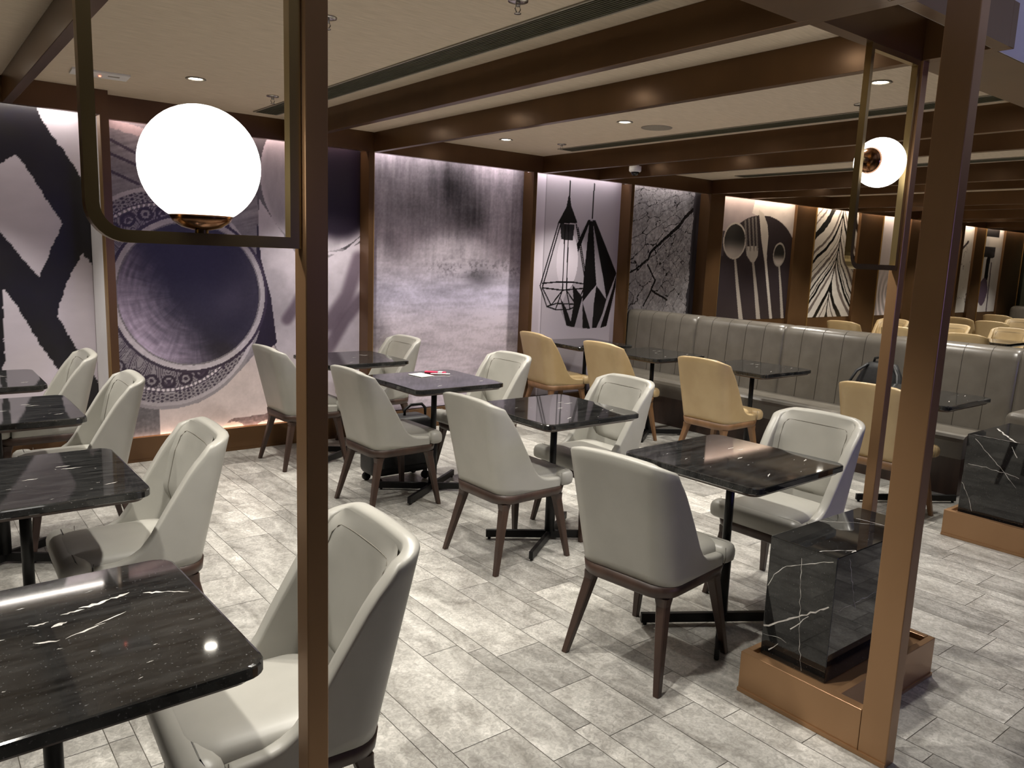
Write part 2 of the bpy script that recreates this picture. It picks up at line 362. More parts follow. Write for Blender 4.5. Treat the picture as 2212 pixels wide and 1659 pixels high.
class Pic:
    def __init__(s, x0, x1, z0, z1, d):
        s.nx = int((x1-x0)/d)+1; s.nz = int((z1-z0)/d)+1
        s.x, s.z = np.meshgrid(np.linspace(x0, x1, s.nx), np.linspace(z0, z1, s.nz), indexing='ij')
        s.c = np.zeros(s.x.shape+(3,)); s.b = (x0, x1, z0, z1)
    def fill(s, mask, col):
        mask = np.asarray(mask, float)[..., None]; col = np.asarray(col, float)
        if col.ndim == 2: col = col[..., None]*np.ones(3)
        s.c = s.c*(1-mask)+col*mask
    def build(s, label, y, depth=0.006):
        n = s.nx*s.nz; c = np.clip(s.c, 0, 1); lin = np.where(c <= .04045, c/12.92, ((c+.055)/1.055)**2.4)
        co = np.stack([s.x.ravel(), np.full(n, y), s.z.ravel()], 1)
        x0, x1, z0, z1 = s.b
        back = np.array([(x0, y+depth, z0), (x1, y+depth, z0), (x1, y+depth, z1), (x0, y+depth, z1)])
        i, j = np.meshgrid(np.arange(s.nx-1), np.arange(s.nz-1), indexing='ij'); a = (i*s.nz+j).ravel()
        q = np.stack([a, a+s.nz, a+s.nz+1, a+1], 1)
        e = [0, (s.nx-1)*s.nz, s.nx*s.nz-1, s.nz-1]; B = [n, n+1, n+2, n+3]
        ex = np.array([(B[3], B[2], B[1], B[0]), (e[0], B[0], B[1], e[1]), (e[1], B[1], B[2], e[2]), (e[2], B[2], B[3], e[3]), (e[3], B[3], B[0], e[0])])
        q = np.vstack([q, ex]); me = bpy.data.meshes.new('wall_mural')
        V = np.vstack([co, back]); me.vertices.add(len(V)); me.vertices.foreach_set('co', V.astype(np.float32).ravel())
        me.loops.add(q.size); me.loops.foreach_set('vertex_index', q.astype(np.int32).ravel())
        me.polygons.add(len(q)); me.polygons.foreach_set('loop_start', np.arange(0, q.size, 4, dtype=np.int32)); me.update(calc_edges=True)
        me.materials.append(M['mural'])
        col = np.ones((len(V), 4), np.float32); col[:n, :3] = lin.reshape(-1, 3); col[n:, :3] = .3
        ca = me.color_attributes.new('print', 'FLOAT_COLOR', 'POINT'); ca.data.foreach_set('color', col.ravel())
        o = bpy.data.objects.new('wall_mural', me); C.objects.link(o)
        return tag(o, label, 'mural', 'black and white photo murals on the long wall')
def tint(v, r=1.0, g=.955, b=1.0): return np.stack([v*r, v*g, v*b], -1)
# brush strokes, black on white
p = Pic(-.5, 1.112, .18, 2.50, .008); x, z = p.x, p.z
wx = x+.010*(fbm(x, z, 30, 30, 3)-.5)*2+.006*(fbm(x, z, 90, 25, 5)-.5); wz = z+.012*(fbm(x, z, 30, 30, 4)-.5)*2
blk = np.stack([.13+.05*(fbm(x, z, 5, 5, 8)-.5), .12+.05*(fbm(x, z, 5, 5, 8)-.5), .14+.07*(fbm(x, z, 5, 5, 9)-.5)], -1)
p.c = blk
wt = tint(.84+.05*(fbm(x, z, 6, 14, 2)-.5))
for poly in ([(0.809,2.504),(1.336,2.550),(1.304,1.602),(1.202,1.808),(1.058,2.040),(0.957,2.215),(0.873,2.341)],
             [(0.595,2.066),(0.685,2.146),(0.751,2.052),(0.848,1.862),(0.940,1.703),(0.884,1.585),(0.780,1.330),(0.684,1.466),(0.570,1.632),(0.430,1.832)],
             [(1.054,1.508),(1.184,1.329),(1.369,1.033),(1.342,0.302),(1.119,0.565),(0.971,0.859),(0.878,1.068),(0.896,1.155),(0.952,1.310)],
             [(0.565,1.272),(0.688,1.040),(0.756,0.874),(0.859,0.693),(1.115,0.115),(0.639,-0.028),(0.321,0.051),(0.553,0.781),(0.556,1.017)],
             [(0.062,1.321),(0.514,1.204),(0.521,0.956),(0.490,0.705),(0.074,0.117)]):
    m_ = inpoly(wx, wz, poly); p.c = np.where(m_[..., None], wt, p.c)
dry = (fbm(x, z, 60, 12, 21) > .63)
p.build('black brush strokes crossing on white wall print at far left', 6.262)
# bowls and patterned saucer
p = Pic(1.168, 3.126, .18, 2.50, .0068); x, z = p.x, p.z
gr = fbm(x, z, 3, 3, 1); fine = fbm(x, z, 60, 60, 2); streak = fbm(x*.95+z*.3, z-.3*x, 3, 40, 3)
p.c = tint(.56+.24*(streak-.5)+.1*(fine-.5))
p.fill(inpoly(x, z+.02*(fine-.5), [(1.228,2.426),(1.790,2.322),(1.788,2.256),(1.225,2.364)]), tint(.72+.1*(fine-.5), 1.0, .9, .92))
for a in ([(1.222,2.288),(1.470,2.174)], [(1.227,2.072),(1.403,2.000)], [(1.218,2.195),(1.497,2.091)]): p.fill(seg(x, z, a, .02), (.30, .26, .32))
p.fill(inpoly(x, z, [(1.994,2.544),(3.217,2.522),(3.226,1.526),(2.262,1.820),(2.216,2.302)]), tint(.36+.3*(fbm(x, z, 14, 4, 7)-.5)))
# second bowl
B2 = (2.786,2.153,0.512,0.576); d = ell(x, z, B2)
p.fill(d < 1, tint(.66+.12*(fbm(x, z, 30, 6, 9)-.5)+.1*sm(.9, 1, d)))
B2i = (B2[0]+.14, B2[1]+.0, B2[2]*.80, B2[3]*.9); d2 = ell(x, z, B2i)
k = sm(1.02, .78, d2)[..., None]; p.c = p.c*(1-k)+np.array([.14, .11, .15])*k
# cloth, folds
cl = inpoly(x+.01*(fine-.5), z, [(2.264,1.961),(2.561,1.552),(2.801,1.514),(3.181,1.681),(3.239,0.144),(2.388,-0.164),(2.398,0.763),(2.295,1.027),(2.240,1.356)])
p.fill(cl, tint(.80+.10*(fbm(x, z, 12, 12, 12)-.5)-.10*sm(.5, .75, fbm(x, z, 3, 3, 14))))
p.fill(seg(x, z, [(3.180,1.739),(2.988,1.577),(2.801,1.560),(2.621,1.658)], .022) & ~(d2 < .9), tint(.80+0*x))
for a, w_ in (([(3.116,1.523),(3.010,1.210),(2.841,0.977)], .10), ([(3.162,1.209),(2.990,1.013),(2.820,0.743)], .085), ([(2.679,1.361),(2.558,1.135),(2.479,1.024)], .07)):
    dd = np.full(x.shape, 9.)
    for (ax, az), (bx_, bz) in zip(a[:-1], a[1:]):
        t_ = np.clip(((x-ax)*(bx_-ax)+(z-az)*(bz-az))/((bx_-ax)**2+(bz-az)**2), 0, 1); dd = np.minimum(dd, np.hypot(x-ax-t_*(bx_-ax), z-az-t_*(bz-az)))
    k = (sm(w_, w_*.3, dd)*.75*cl)[..., None]; p.c = p.c*(1-k)+np.array([.36, .30, .35])*k
# lower cloth and dark wedge
lo = inpoly(x, z, [(1.192,0.481),(1.487,0.387),(1.772,0.397),(2.096,0.629),(2.323,0.878),(2.398,0.763),(2.554,0.602),(2.884,-0.273),(1.141,-0.028)])
p.fill(lo, tint(.82+.12*(fbm(x, z, 10, 10, 15)-.5)+.05*(fine-.5), 1, .93, .93))  # peach glow of the skirting strip is put into the cloth's tint
p.fill(inpoly(x, z, [(1.207,0.480),(1.488,0.401),(1.482,0.139),(1.194,0.138)]), tint(.42+.2*(fine-.5)))
p.fill(inpoly(x+.02*(fine-.5), z+.01*(gr-.5), [(1.942,0.179),(2.016,0.246),(2.277,0.258),(2.552,0.349),(2.550,0.093),(2.237,0.147)]), tint(.52+.3*(fine-.5), 1, .85, .85))
E1 = (2.026,0.170,0.087,0.052); p.fill(ell(x, z, E1) < 1, (.86, .78, .74))
E1 = (2.335,0.136,0.139,0.077); p.fill((ell(x, z, E1) < 1), (.84, .76, .74))
# dark gap between bowl and cloth
p.fill(inpoly(x, z, [(2.248,1.819),(2.272,1.500),(2.347,1.211),(2.392,0.838),(2.303,0.767),(2.191,0.827),(2.223,1.175)]), (.17, .14, .18))
# saucer
SA = (1.558,1.193,0.706,0.802); d = ell(x, z, SA); an = np.arctan2((z-SA[1])/SA[3], (x-SA[0])/SA[2])
p.fill(d < 1.0, tint(.78-.10*sm(.4, -1, np.sin(an+.8))+.06*(fine-.5)))
rm = (d < .965) & (d > .875)
dots = (np.sin(an*64)*np.cos((d-.92)*200) > .25) | (np.sin(an*64+math.pi)*np.cos((d-.92)*380) > .62)
p.fill(rm, tint(.60+.15*(fine-.5))); p.fill(rm & dots, (.24, .20, .27))
p.fill((d < .872) & (d > .858), (.30, .26, .33)); p.fill((d < .858) & (d > .835), tint(.70+.2*np.sign(np.sin(an*110)))); p.fill((d < .835) & (d > .826), (.30, .26, .33))
inn = d < .826; q = (an*7/math.pi) % 1-.5; petal = np.abs(np.hypot(q*1.5, (d-.62)*2.3)-.42)
p.fill(inn, tint(.60+.1*(fine-.5))); p.fill(inn & ((petal*13) % 1 < .42) & (petal < .28), (.30, .26, .32))
for s_ in (0, .5):
    q2 = (an*7/math.pi+s_) % 1-.5; e_ = np.hypot(q2*3.4, (d-.77)*12); p.fill(inn & (e_ < .75) & (e_ > .45), (.22, .18, .24)); p.fill(inn & (e_ < .22), (.25, .2, .27))
p.fill((d < 1.03) & (d > 1.0) & (z < SA[1]), tint(.60+0*x))
# cup bowl
BO = (1.741,1.225,0.545,0.560); d = ell(x, z, BO); an = np.arctan2((z-BO[1])/BO[3], (x-BO[0])/BO[2])
p.fill((d < 1.06), (.25, .21, .27)); p.fill(d < 1.02, tint(.76+.16*(fbm(an*2, d, 8, 30, 31)-.5)+.05*np.cos(an+2.4)))
p.fill((d < .955) & (d > .93), tint(.50+0*x))
tt = -(x-BO[0])/BO[2]*.88-(z-BO[1])/BO[3]*.52; an_ = np.arctan2(-(z-BO[1]), -(x-BO[0])); cl_ = fbm(x, z, 3, 3, 34)
st_ = .6*fbm(an_*1.2+.05*fine, d, 3, 26, 33)+.4*fbm(an_*9, d*1.0, 3, 5, 35)
v = .17+.50*sm(.08, .98, tt+.22*(cl_-.5)+.30*(st_-.5))*(.62+.75*st_)+.05*(cl_-.5)+.12*sm(.72, .93, d)*(st_-.2)+.03*(fine-.5)
v += .10*np.exp(-((x-BO[0]-.32)**2+(z-BO[1]+.05)**2)/.02)*cl_
k = (d < .935)
p.fill(k, np.stack([v*1.02, v*.93, v*1.04+.02], -1))
p.c += .03*(fbm(x, z, 110, 110, 40)-.5)[..., None]
p.build('patterned saucer and round bowl print behind the large globe lamp', 6.1)
# abstract grey paint texture
p = Pic(3.18, 4.880, .18, 2.50, .0075); x, z = p.x, p.z
u = (x-3.18)/1.7; h = (z-.18)/2.22
vert = fbm(x, z, 12, 1.6, 51); hor = fbm(x, z, 1.6, 9, 52); big = fbm(x, z, 2.2, 2.2, 53); fine = fbm(x, z, 60, 60, 54); thin = fbm(x, z, 45, 4, 60)
up = sm(.50, .72, h+.10*(big-.5))
v = .74+.22*(hor-.5)*(1-up)+.34*(vert-.5)*up+.16*(hor-.5)*up+.20*(big-.5)+.12*(thin-.5)*up
top = sm(.62, .86, h+.25*(vert-.5)); v -= .09*top
blob = np.exp(-(((u-.50)/.13)**2+((h-.90)/.15)**2)**.9)+.75*np.exp(-(((u-.66)/.10)**2+((h-.80)/.07)**2))+.5*np.exp(-(((u-.25)/.12)**2+((h-.82)/.08)**2))
v -= .40*np.clip(blob*(.75+.5*(vert-.2)+.5*(big-.5)), 0, 1.0)
v -= .30*np.exp(-(((u-.70)/.10)**2+((h-.55)/.035)**2))*(.6+fine)
v -= .16*sm(.54, .62, fbm(x, z, 44, 44, 57))*np.exp(-((h-.585-.03*(big-.5))/.035)**2)*sm(.25, .5, u)
v -= .22*np.exp(-(((u-.03)/.10)**2+((h-.33)/.10)**2))*(.5+vert)
v -= .16*sm(.915, .925, u)*(1-.5*hor)  # darker right edge: shade beside the fin, put into the print
v -= .22*(fbm(x, z, 5, 30, 58)-.5)*(1-up); v += .16*(fine-.5); v += .16*(fbm(x, z, 30, 2.5, 61)-.5)*up
v = np.clip(v, .2, .84); k = np.exp(-((h-.47)/.09)**2)
p.c = np.stack([v*(1-.02*k), v*(.945-.0*k), v*(.99+.05*k)], -1); p.c += .02*(fbm(x, z, 130, 130, 59)-.5)[..., None]
p.build('grey lilac abstract paint texture wall print between two bronze fins', 6.1)
# pendant lamps
p = Pic(4.928, 6.230, .18, 2.50, .006); x, z = p.x, p.z
p.c = tint(.74-.05*sm(5.0, 6.2, x)+.0*z); p.fill(x < 5.17, tint(.84+0*x)); p.fill((x > 5.165) & (x < 5.18), tint(.60+0*x))
for pts, w_ in (([(5.484,2.374),(5.483,2.206)], .018), ([(5.826,2.372),(5.821,2.024)], .018)): p.fill(seg(x, z, pts, w_), (.05, .05, .05))
def Pf(P, c): p.fill(inpoly(x, z, P), c)
K = (.05, .045, .05); L_ = (.62, .59, .62)
Pf([(5.763,2.002),(5.863,2.007),(6.198,1.468),(6.207,1.126),(6.083,0.866),(5.782,0.860),(5.544,0.886),(5.427,1.066),(5.564,1.392),(5.584,1.755)], L_)
for P_ in ([(5.763,2.002),(5.799,2.004),(5.620,1.614),(5.580,1.677)], [(5.826,2.005),(5.872,2.001),(6.228,1.455),(6.097,1.168),(6.031,1.398)], [(5.782,1.990),(5.836,1.993),(5.899,1.529),(5.933,1.330),(5.743,1.143),(5.743,1.394)],
           [(6.228,1.455),(6.230,1.318),(6.120,0.879),(6.026,0.860),(6.184,1.291)], [(5.933,1.323),(6.097,1.168),(6.051,1.018),(5.968,0.862),(5.902,0.864),(5.911,1.128)], [(5.743,1.143),(5.875,0.858),(5.763,0.861)],
           [(5.586,1.327),(5.739,1.196),(5.644,0.877),(5.580,0.892),(5.617,1.130)], [(5.419,1.196),(5.514,1.078),(5.617,0.878),(5.526,0.900)], [(5.584,1.613),(5.622,1.588),(5.593,1.484)]): Pf(P_, K)
p.fill(ell(x, z, (5.497,1.570,0.148,0.295)) < 1, tint(.80+.0*x))
Pf([(5.470,2.224),(5.494,2.225),(5.514,2.133),(5.614,1.961),(5.338,1.940),(5.450,2.116)], K); Pf([(5.375,1.942),(5.576,1.946),(5.559,1.779),(5.399,1.786)], (.16, .15, .16))
for pts in ([(5.354,1.947),(5.143,1.311),(5.245,1.101),(5.375,1.067),(5.550,1.065),(5.690,1.116),(5.788,1.289),(5.597,1.948)], [(5.381,1.936),(5.174,1.292),(5.449,1.268),(5.751,1.289)], [(5.444,1.939),(5.449,1.268),(5.366,1.074)],
            [(5.492,1.942),(5.505,1.268),(5.567,1.078)], [(5.172,1.337),(5.357,1.351),(5.584,1.353),(5.748,1.335)], [(5.174,1.292),(5.303,1.113),(5.449,1.268)], [(5.626,1.911),(5.780,1.395)], [(5.505,1.268),(5.655,1.110),(5.751,1.289)], [(5.245,1.101),(5.371,1.132),(5.582,1.124),(5.690,1.116)]): p.fill(seg(x, z, pts, .015), K)
p.build('black wire cage pendant lamps on pale wall print', 6.1)
# cracked wood
p = Pic(6.278, 7.563, .9, 2.50, .0065); x, z = p.x, p.z
n = fbm(x, z, 9, 9, 71); f = fbm(x, z, 50, 50, 72); cx, cz = 7.9, 2.55
rad = np.hypot(x-cx, (z-cz)); an = np.arctan2(z-cz, x-cx)
v = .58+.25*(n-.5)+.30*(f-.5)-.30*sm(.75, .25, rad+.2*(n-.5)); p.c = tint(np.clip(v, .08, .8), 1, .97, .97)
def cells(px, pz, seed):
    ix = np.floor(px).astype(int); iz = np.floor(pz).astype(int); f1 = np.full(px.shape, 9.); f2 = np.full(px.shape, 9.)
    for di in (-1, 0, 1):
        for dj in (-1, 0, 1):
            jx = ix+di+.5+.7*(vnoise((ix+di)*1.0+.001, (iz+dj)*1.0+.001, seed)-.5); jz = iz+dj+.5+.7*(vnoise((ix+di)*1.0+.001, (iz+dj)*1.0+.001, seed+9)-.5)
            d_ = np.maximum(np.abs(px-jx), np.abs(pz-jz))*.55+np.hypot(px-jx, pz-jz)*.45
            f2 = np.minimum(f2, np.maximum(f1, d_)); f1 = np.minimum(f1, d_)
    return f2-f1
wn = .5*(fbm(x, z, 5, 5, 73)-.5); w2_ = .5*(fbm(x, z, 5, 5, 74)-.5)
arc = an*rad; e1 = cells(an*9+wn, rad*3.6+w2_*2.2, 75)
p.fill(e1 < .030+.05*(fbm(x, z, 6, 6, 76)-.45), (.09, .08, .09))
e2 = cells(an*20+wn*3, rad*9+w2_*3, 85); p.fill((e2 < .035) & (fbm(x, z, 4, 4, 77) > .52), (.22, .2, .22))
big = [(6.420,1.460),(6.542,1.513),(6.722,1.621),(6.753,1.699),(7.010,1.881),(7.198,2.005),(7.309,2.117),(7.425,2.204),(7.575,2.294)]; p.fill(seg(x+.02*(n-.5), z+.02*(f-.5), big, .02, .05), (.06, .05, .06))
p.fill(seg(x+.02*(n-.5), z, [(6.721,1.558),(6.862,1.388),(6.796,1.256),(6.695,1.098)], .022), (.07, .06, .07)); p.fill(seg(x, z+.02*(n-.5), [(6.819,1.267),(7.085,1.160)], .024), (.07, .06, .07))
p.fill(x > 7.40+.08*n, tint(.22+.25*(fbm(x, z, 30, 3, 77)-.5)))
p.build('cracked tree stump wood grain wall print above banquette', 6.1)
# cutlery on a dark plate
p = Pic(7.835, 9.538, .9, 2.50, .0085); x, z = p.x, p.z; f = fbm(x, z, 40, 40, 81)
p.c = tint(.26+.05*(f-.5), 1.05, .92, .98)
p.fill(z > [(8.375,2.123)][0][1]+.25, tint(.66+.08*(f-.5), 1, .93, .93)); p.fill((z > 2.0), tint(.64+.1*(fbm(x, z, 6, 6, 82)-.5), 1, .92, .92))
p.fill(inpoly(x, z, [(8.642,2.414),(8.598,2.250),(9.292,2.054),(9.658,1.948),(9.574,2.432)]), tint(.80+.12*(fbm(x, z, 7, 12, 83)-.5), 1, .95, .92))
PL = (8.865,1.694,0.786,0.542); p.fill((ell(x, z, PL) < 1) | (z < PL[1]), tint(.17+.03*(f-.5), 1.08, .9, .98))
def piece(P, v, w2=None):
    m_ = inpoly(x, z, P); p.fill(m_, tint(v+.10*(fbm(x, z, 8, 3, 84)-.5), 1, .95, .90))
SP = (8.287,1.890,0.234,0.226); d = ell(x, z, SP); p.fill(d < 1, tint(.70+0*x, 1, .95, .9)); p.fill((d < .9), tint(.16+.5*sm(.2, -.8, (z-SP[1])/SP[3])+.03*np.sin(x*14), 1, .94, .9))
S2 = (9.267,1.750,0.138,0.157); d = ell(x, z, S2); p.fill(d < 1, tint(.62+0*x, 1, .95, .9)); p.fill(d < .85, tint(.16+.55*sm(.1, -.6, (z-S2[1])/S2[3]), 1, .94, .9))
for pts, a_, b_ in (([(8.326,1.653),(8.419,1.318),(8.545,0.903)], .04, .085), ([(9.289,1.605),(9.367,1.323),(9.489,0.840)], .03, .07), ([(8.692,1.674),(8.804,1.320),(8.930,0.884)], .04, .09)): p.fill(seg(x, z, pts, a_, b_), tint(.62+0*x, 1, .94, .88))
piece([(8.522,1.832),(8.787,1.842),(8.795,1.718),(8.737,1.640),(8.657,1.638),(8.557,1.717)], .66)
for a_ in (1612, 1620.5, 1628.5, 1636.5): pass
for pts in ([(8.468,2.140),(8.548,1.786)], [(8.542,2.167),(8.626,1.789)], [(8.617,2.182),(8.704,1.792)], [(8.684,2.198),(8.774,1.794)]): p.fill(seg(x, z, pts, .035), tint(.42+.3*sm(1.9, 1.6, z), 1, .94, .9))
piece([(8.728,2.304),(8.845,2.254),(8.946,2.125),(8.989,1.980),(8.994,1.682),(9.243,0.890),(9.181,0.878),(8.962,1.621),(8.846,1.914)], .72)
p.build('spoon fork knife on dark plate wall print', 6.1)
# wavy black and white chevrons
p = Pic(10.012, 11.198, .9, 2.50, .009); x, z = p.x, p.z
s_ = np.abs(x-10.62-.03*np.sin(z*4)-(z-1.2)*.12); h = z-1.9*(1-np.exp(-s_*1.8))*-1
ph = (z+1.6*s_**.75-.6*s_)*6.5+1.2*fbm(x, z, 2, 2, 91); st = np.sin(ph*2.1)+.6*np.sin(ph*4.7+1)+.3*np.sin(ph*11)
p.c = tint(.80+.06*(fbm(x, z, 4, 20, 92)-.5), 1, .97, .93); p.fill(st > .75, (.05, .05, .05)); p.fill((st < -.9), (.42, .38, .36)); p.fill((s_ < .012), (.06, .06, .06))
p.build('black and white wavy chevron wall print', 6.1)
# pale wood swirl
p = Pic(11.865, 12.748, .9, 2.50, .012); x, z = p.x, p.z; v = .80+.16*np.sin((np.hypot(x-12.3, (z-1.25)*.6)*60)+4*fbm(x, z, 3, 3, 95))*sm(1.7, 1.2, z)
p.c = tint(v, 1, .95, .95); p.build('pale wood swirl wall print partly behind the slim post', 6.1)
p = Pic(13.315, 14.345, .9, 2.50, .012); x, z = p.x, p.z; v = .74+.14*np.sin(np.hypot(x-13.7, (z-1.3)*.5)*40+3*fbm(x, z, 3, 3, 96))*sm(1.8, 1.2, z)
p.c = tint(v, 1, .95, .95); p.fill(x > 13.9-(z-2.2)*.5+.25, (.10, .08, .08)); p.fill((z > 1.9+(14.3-x)*1.0) & (x > 13.5), (.09, .08, .09))
p.build('pale wood print with dark corner between slim post and tall post', 6.1)
p = Pic(14.46, 15.198, .9, 2.50, .012); x, z = p.x, p.z; p.c = tint(.80+.12*(fbm(x, z, 4, 4, 97)-.5), 1, .97, .93)
p.fill(np.abs(fbm(x, z, 2.2, 2.2, 98)-.5) < .006, (.45, .40, .40)); p.fill(seg(x+.08*(fbm(x, z, 9, 9, 99)-.5), z, [(14.7, 1.95), (15.0, 2.15)], .05), (.25, .22, .22))
p.build('pale veined marble wall print right of the tall post', 6.1)
p = Pic(15.615, 16.498, .9, 2.50, .012); x, z = p.x, p.z; b_ = fbm(x, z, 3, 3, 101); p.c = tint(.78+.2*(b_-.5), 1, .97, .95)
p.fill((z > 2.28) & (x < 16.3), (.09, .08, .09)); p.fill((z > 2.1) & (z < 2.27) & (x > 15.9), (.82, .78, .74)); p.fill((z > 1.85+.1*b_) & (z < 2.1) & (x < 16.2), tint(.20+.4*(fbm(x, z, 2, 14, 102)-.5)))
p.fill(seg(x+.06*(b_-.5), z, [(15.95, 1.85), (15.95, 1.55)], .16), (.06, .05, .06)); p.fill(ell(x, z, (15.85, 1.28, .22, .26))+.5*(b_-.5) < 1, (.34, .28, .34)); p.fill(seg(x, z, [(16.1, 1.8), (16.15, .9)], .05), (.35, .3, .33))
p.build('blotchy black and white wall print at far right beside the green wall', 6.1)


# ------------------------------------------------------------------ ceiling fittings
def spot(x, y, power, z=CEIL-.012, ang=96, col=WARM, blend=.55, r=.03):
    l = bpy.data.lights.new('downlight_beam', 'SPOT'); l.energy = power; l.color = col; l.spot_size = math.radians(ang); l.spot_blend = blend; l.shadow_soft_size = r
    o = bpy.data.objects.new('downlight_beam', l); o.location = (x, y, z-.03); C.objects.link(o)
dl = thing('downlight', 'x', 'ceiling light')
MB().lathe([(.055, 0), (.058, -.004), (.045, -.006), (.040, -.002), (.036, .0), (.055, 0)], 28).build('trim_ring', 'grey_plastic', dl)
MB().lathe([(.0, -.0045), (.022, -.004), (.036, -.001), (.038, 0.0)], 24).build('lens', 'lamp_glow', dl)
G_DL = 'recessed downlights in the ceiling'
lights = [(1.47, 4.95, 98, 'recessed downlight visible above the large globe lamp'),
 (1.47, 2.55, 98, 'recessed downlight over the aisle, out of sight above the photo'),
 (1.47, 1.75, 98, 'recessed downlight over the near aisle behind the brown post'),
 (4.09, 5.37, 98, 'recessed downlight nearest the mural wall between the beam pairs'),
 (4.1, 4.02, 98, 'recessed downlight beside the round speaker grille'),
 (4.07, 2.18, 98, 'bright recessed downlight seen through the slim lamp frame'),
 (0.22, 5.45, 98, 'recessed downlight between beams over the left tables, first from the mural wall'),
 (0.22, 4.46, 98, 'recessed downlight between beams over the left tables, second from the mural wall'),
 (0.22, 3.3, 98, 'recessed downlight between beams over the left tables, third from the mural wall'),
 (0.22, 2, 98, 'recessed downlight between beams over the left tables, fourth from the mural wall'),
 (2.82, 5.45, 98, 'recessed downlight between beams over the centre tables, first from the mural wall'),
 (2.82, 4.46, 98, 'recessed downlight between beams over the centre tables, second from the mural wall'),
 (2.82, 3.3, 98, 'recessed downlight between beams over the centre tables, third from the mural wall'),
 (2.82, 2, 98, 'recessed downlight between beams over the centre tables, fourth from the mural wall'),
 (5.38, 5.45, 98, 'recessed downlight between beams over the banquette tables, first from the mural wall'),
 (5.38, 4.46, 98, 'recessed downlight between beams over the banquette tables, second from the mural wall'),
 (5.38, 3.3, 98, 'recessed downlight between beams over the banquette tables, third from the mural wall'),
 (5.38, 2, 98, 'recessed downlight between beams over the banquette tables, fourth from the mural wall'),
 (6.75, 4.7, 98, 'recessed downlight in the far half of the room, first counting from the banquette'),
 (6.75, 3.2, 98, 'recessed downlight in the far half of the room, second counting from the banquette'),
 (6.75, 2, 98, 'recessed downlight in the far half of the room, third counting from the banquette'),
 (8, 5.2, 98, 'recessed downlight in the far half of the room, fourth counting from the banquette'),
 (8, 3.8, 98, 'recessed downlight in the far half of the room, fifth counting from the banquette'),
 (9.25, 5.2, 98, 'recessed downlight in the far half of the room, sixth counting from the banquette'),
 (9.25, 3.8, 98, 'recessed downlight in the far half of the room, seventh counting from the banquette'),
 (10.55, 5.2, 98, 'recessed downlight in the far half of the room, eighth counting from the banquette'),
 (10.55, 3.8, 98, 'recessed downlight in the far half of the room, ninth counting from the banquette'),
 (11.8, 4.6, 98, 'recessed downlight in the far half of the room, tenth counting from the banquette'),
 (13.1, 5.2, 98, 'recessed downlight in the far half of the room, eleventh counting from the banquette'),
 (13.1, 3.8, 98, 'recessed downlight in the far half of the room, twelfth counting from the banquette'),
 (14.4, 4.6, 98, 'recessed downlight in the far half of the room, thirteenth counting from the banquette'),
 (15.7, 5, 98, 'recessed downlight in the far half of the room, fourteenth counting from the banquette')]
first = True
for x, y, p, label in lights:
    if first: dl.location = (x, y, CEIL); tag(dl, label, group=G_DL); first = False
    else: dup(dl, (x, y, CEIL), 0, label, G_DL)
    spot(x, y, p)

def sprinkler(x, y, label):
    t = thing('sprinkler', label, 'sprinkler', (x, y, CEIL), 0, 'sprinkler heads on the ceiling')
    MB().lathe([(0, 0), (.04, 0), (.038, -.006), (.02, -.008), (0, -.008)], 24).build('cover_plate', 'chrome', t)
    mb = MB().lathe([(0, -.008), (.009, -.008), (.009, -.022), (0, -.022)], 12)
    mb.tube([(.008, 0, -.02), (.013, 0, -.032), (.004, 0, -.046)], .0022).tube([(-.008, 0, -.02), (-.013, 0, -.032), (-.004, 0, -.046)], .0022)
    mb.lathe([(0, -.046), (.014, -.047), (.014, -.049), (0, -.049)], 12).build('sprinkler_head', 'chrome', t)
sprinkler(1.93, 2.49, 'steel sprinkler head nearest the camera, beside the first long air vent')
sprinkler(1.99, 5.1, 'steel sprinkler head behind the large globe, near the far end of the first air vent')
sprinkler(4.55, 5.19, 'small sprinkler head at the far tip of the second long air vent')
sprinkler(4.53, 2.53, 'small sprinkler head just left of the slim lamp post')
sprinkler(1.50, 3.23, 'sprinkler head half hidden at the right edge of the tall brown post')
t = thing('ceiling_speaker', 'round flat speaker grille in ceiling right of a downlight', 'speaker', (4.42, 4.01, CEIL))
MB().lathe([(0, -.004), (.095, -.006), (.11, -.004), (.112, 0), (0, 0)], 32).build('speaker_grille', 'grey_plastic', t)
t = thing('security_camera', 'white dome security camera under the ceiling above the pendant lamp mural', 'camera', (5.655, 5.37, CEIL))
MB().lathe([(0, 0), (.035, 0), (.035, -.06), (.058, -.066), (.058, -.108), (.05, -.118), (0, -.118)], 28).build('camera_housing', 'white_plastic', t)
MB().lathe([(.038, -.115), (.036, -.133), (.024, -.149), (0, -.155)], 24).build('camera_dome', 'smoke_glass', t)
t = thing('emergency_light', 'white rectangular panel with small red light on ceiling at upper left', 'emergency light', (1.02, 5.25, CEIL), math.radians(-4))
MB().bbox(-.15, .15, -.085, .085, -.012, 0, .002).build('cover_plate', 'white_plastic', t)
tag(MB().lathe([(0, -.018), (.006, -.017), (.006, -.012)], 12, center=(.0, .01, 0)).build('indicator', 'red_led', t), 'red indicator')
MB().box(.04, .10, -.025, -.002, -.0135, -.012).build('slot', 'grey_plastic', t)
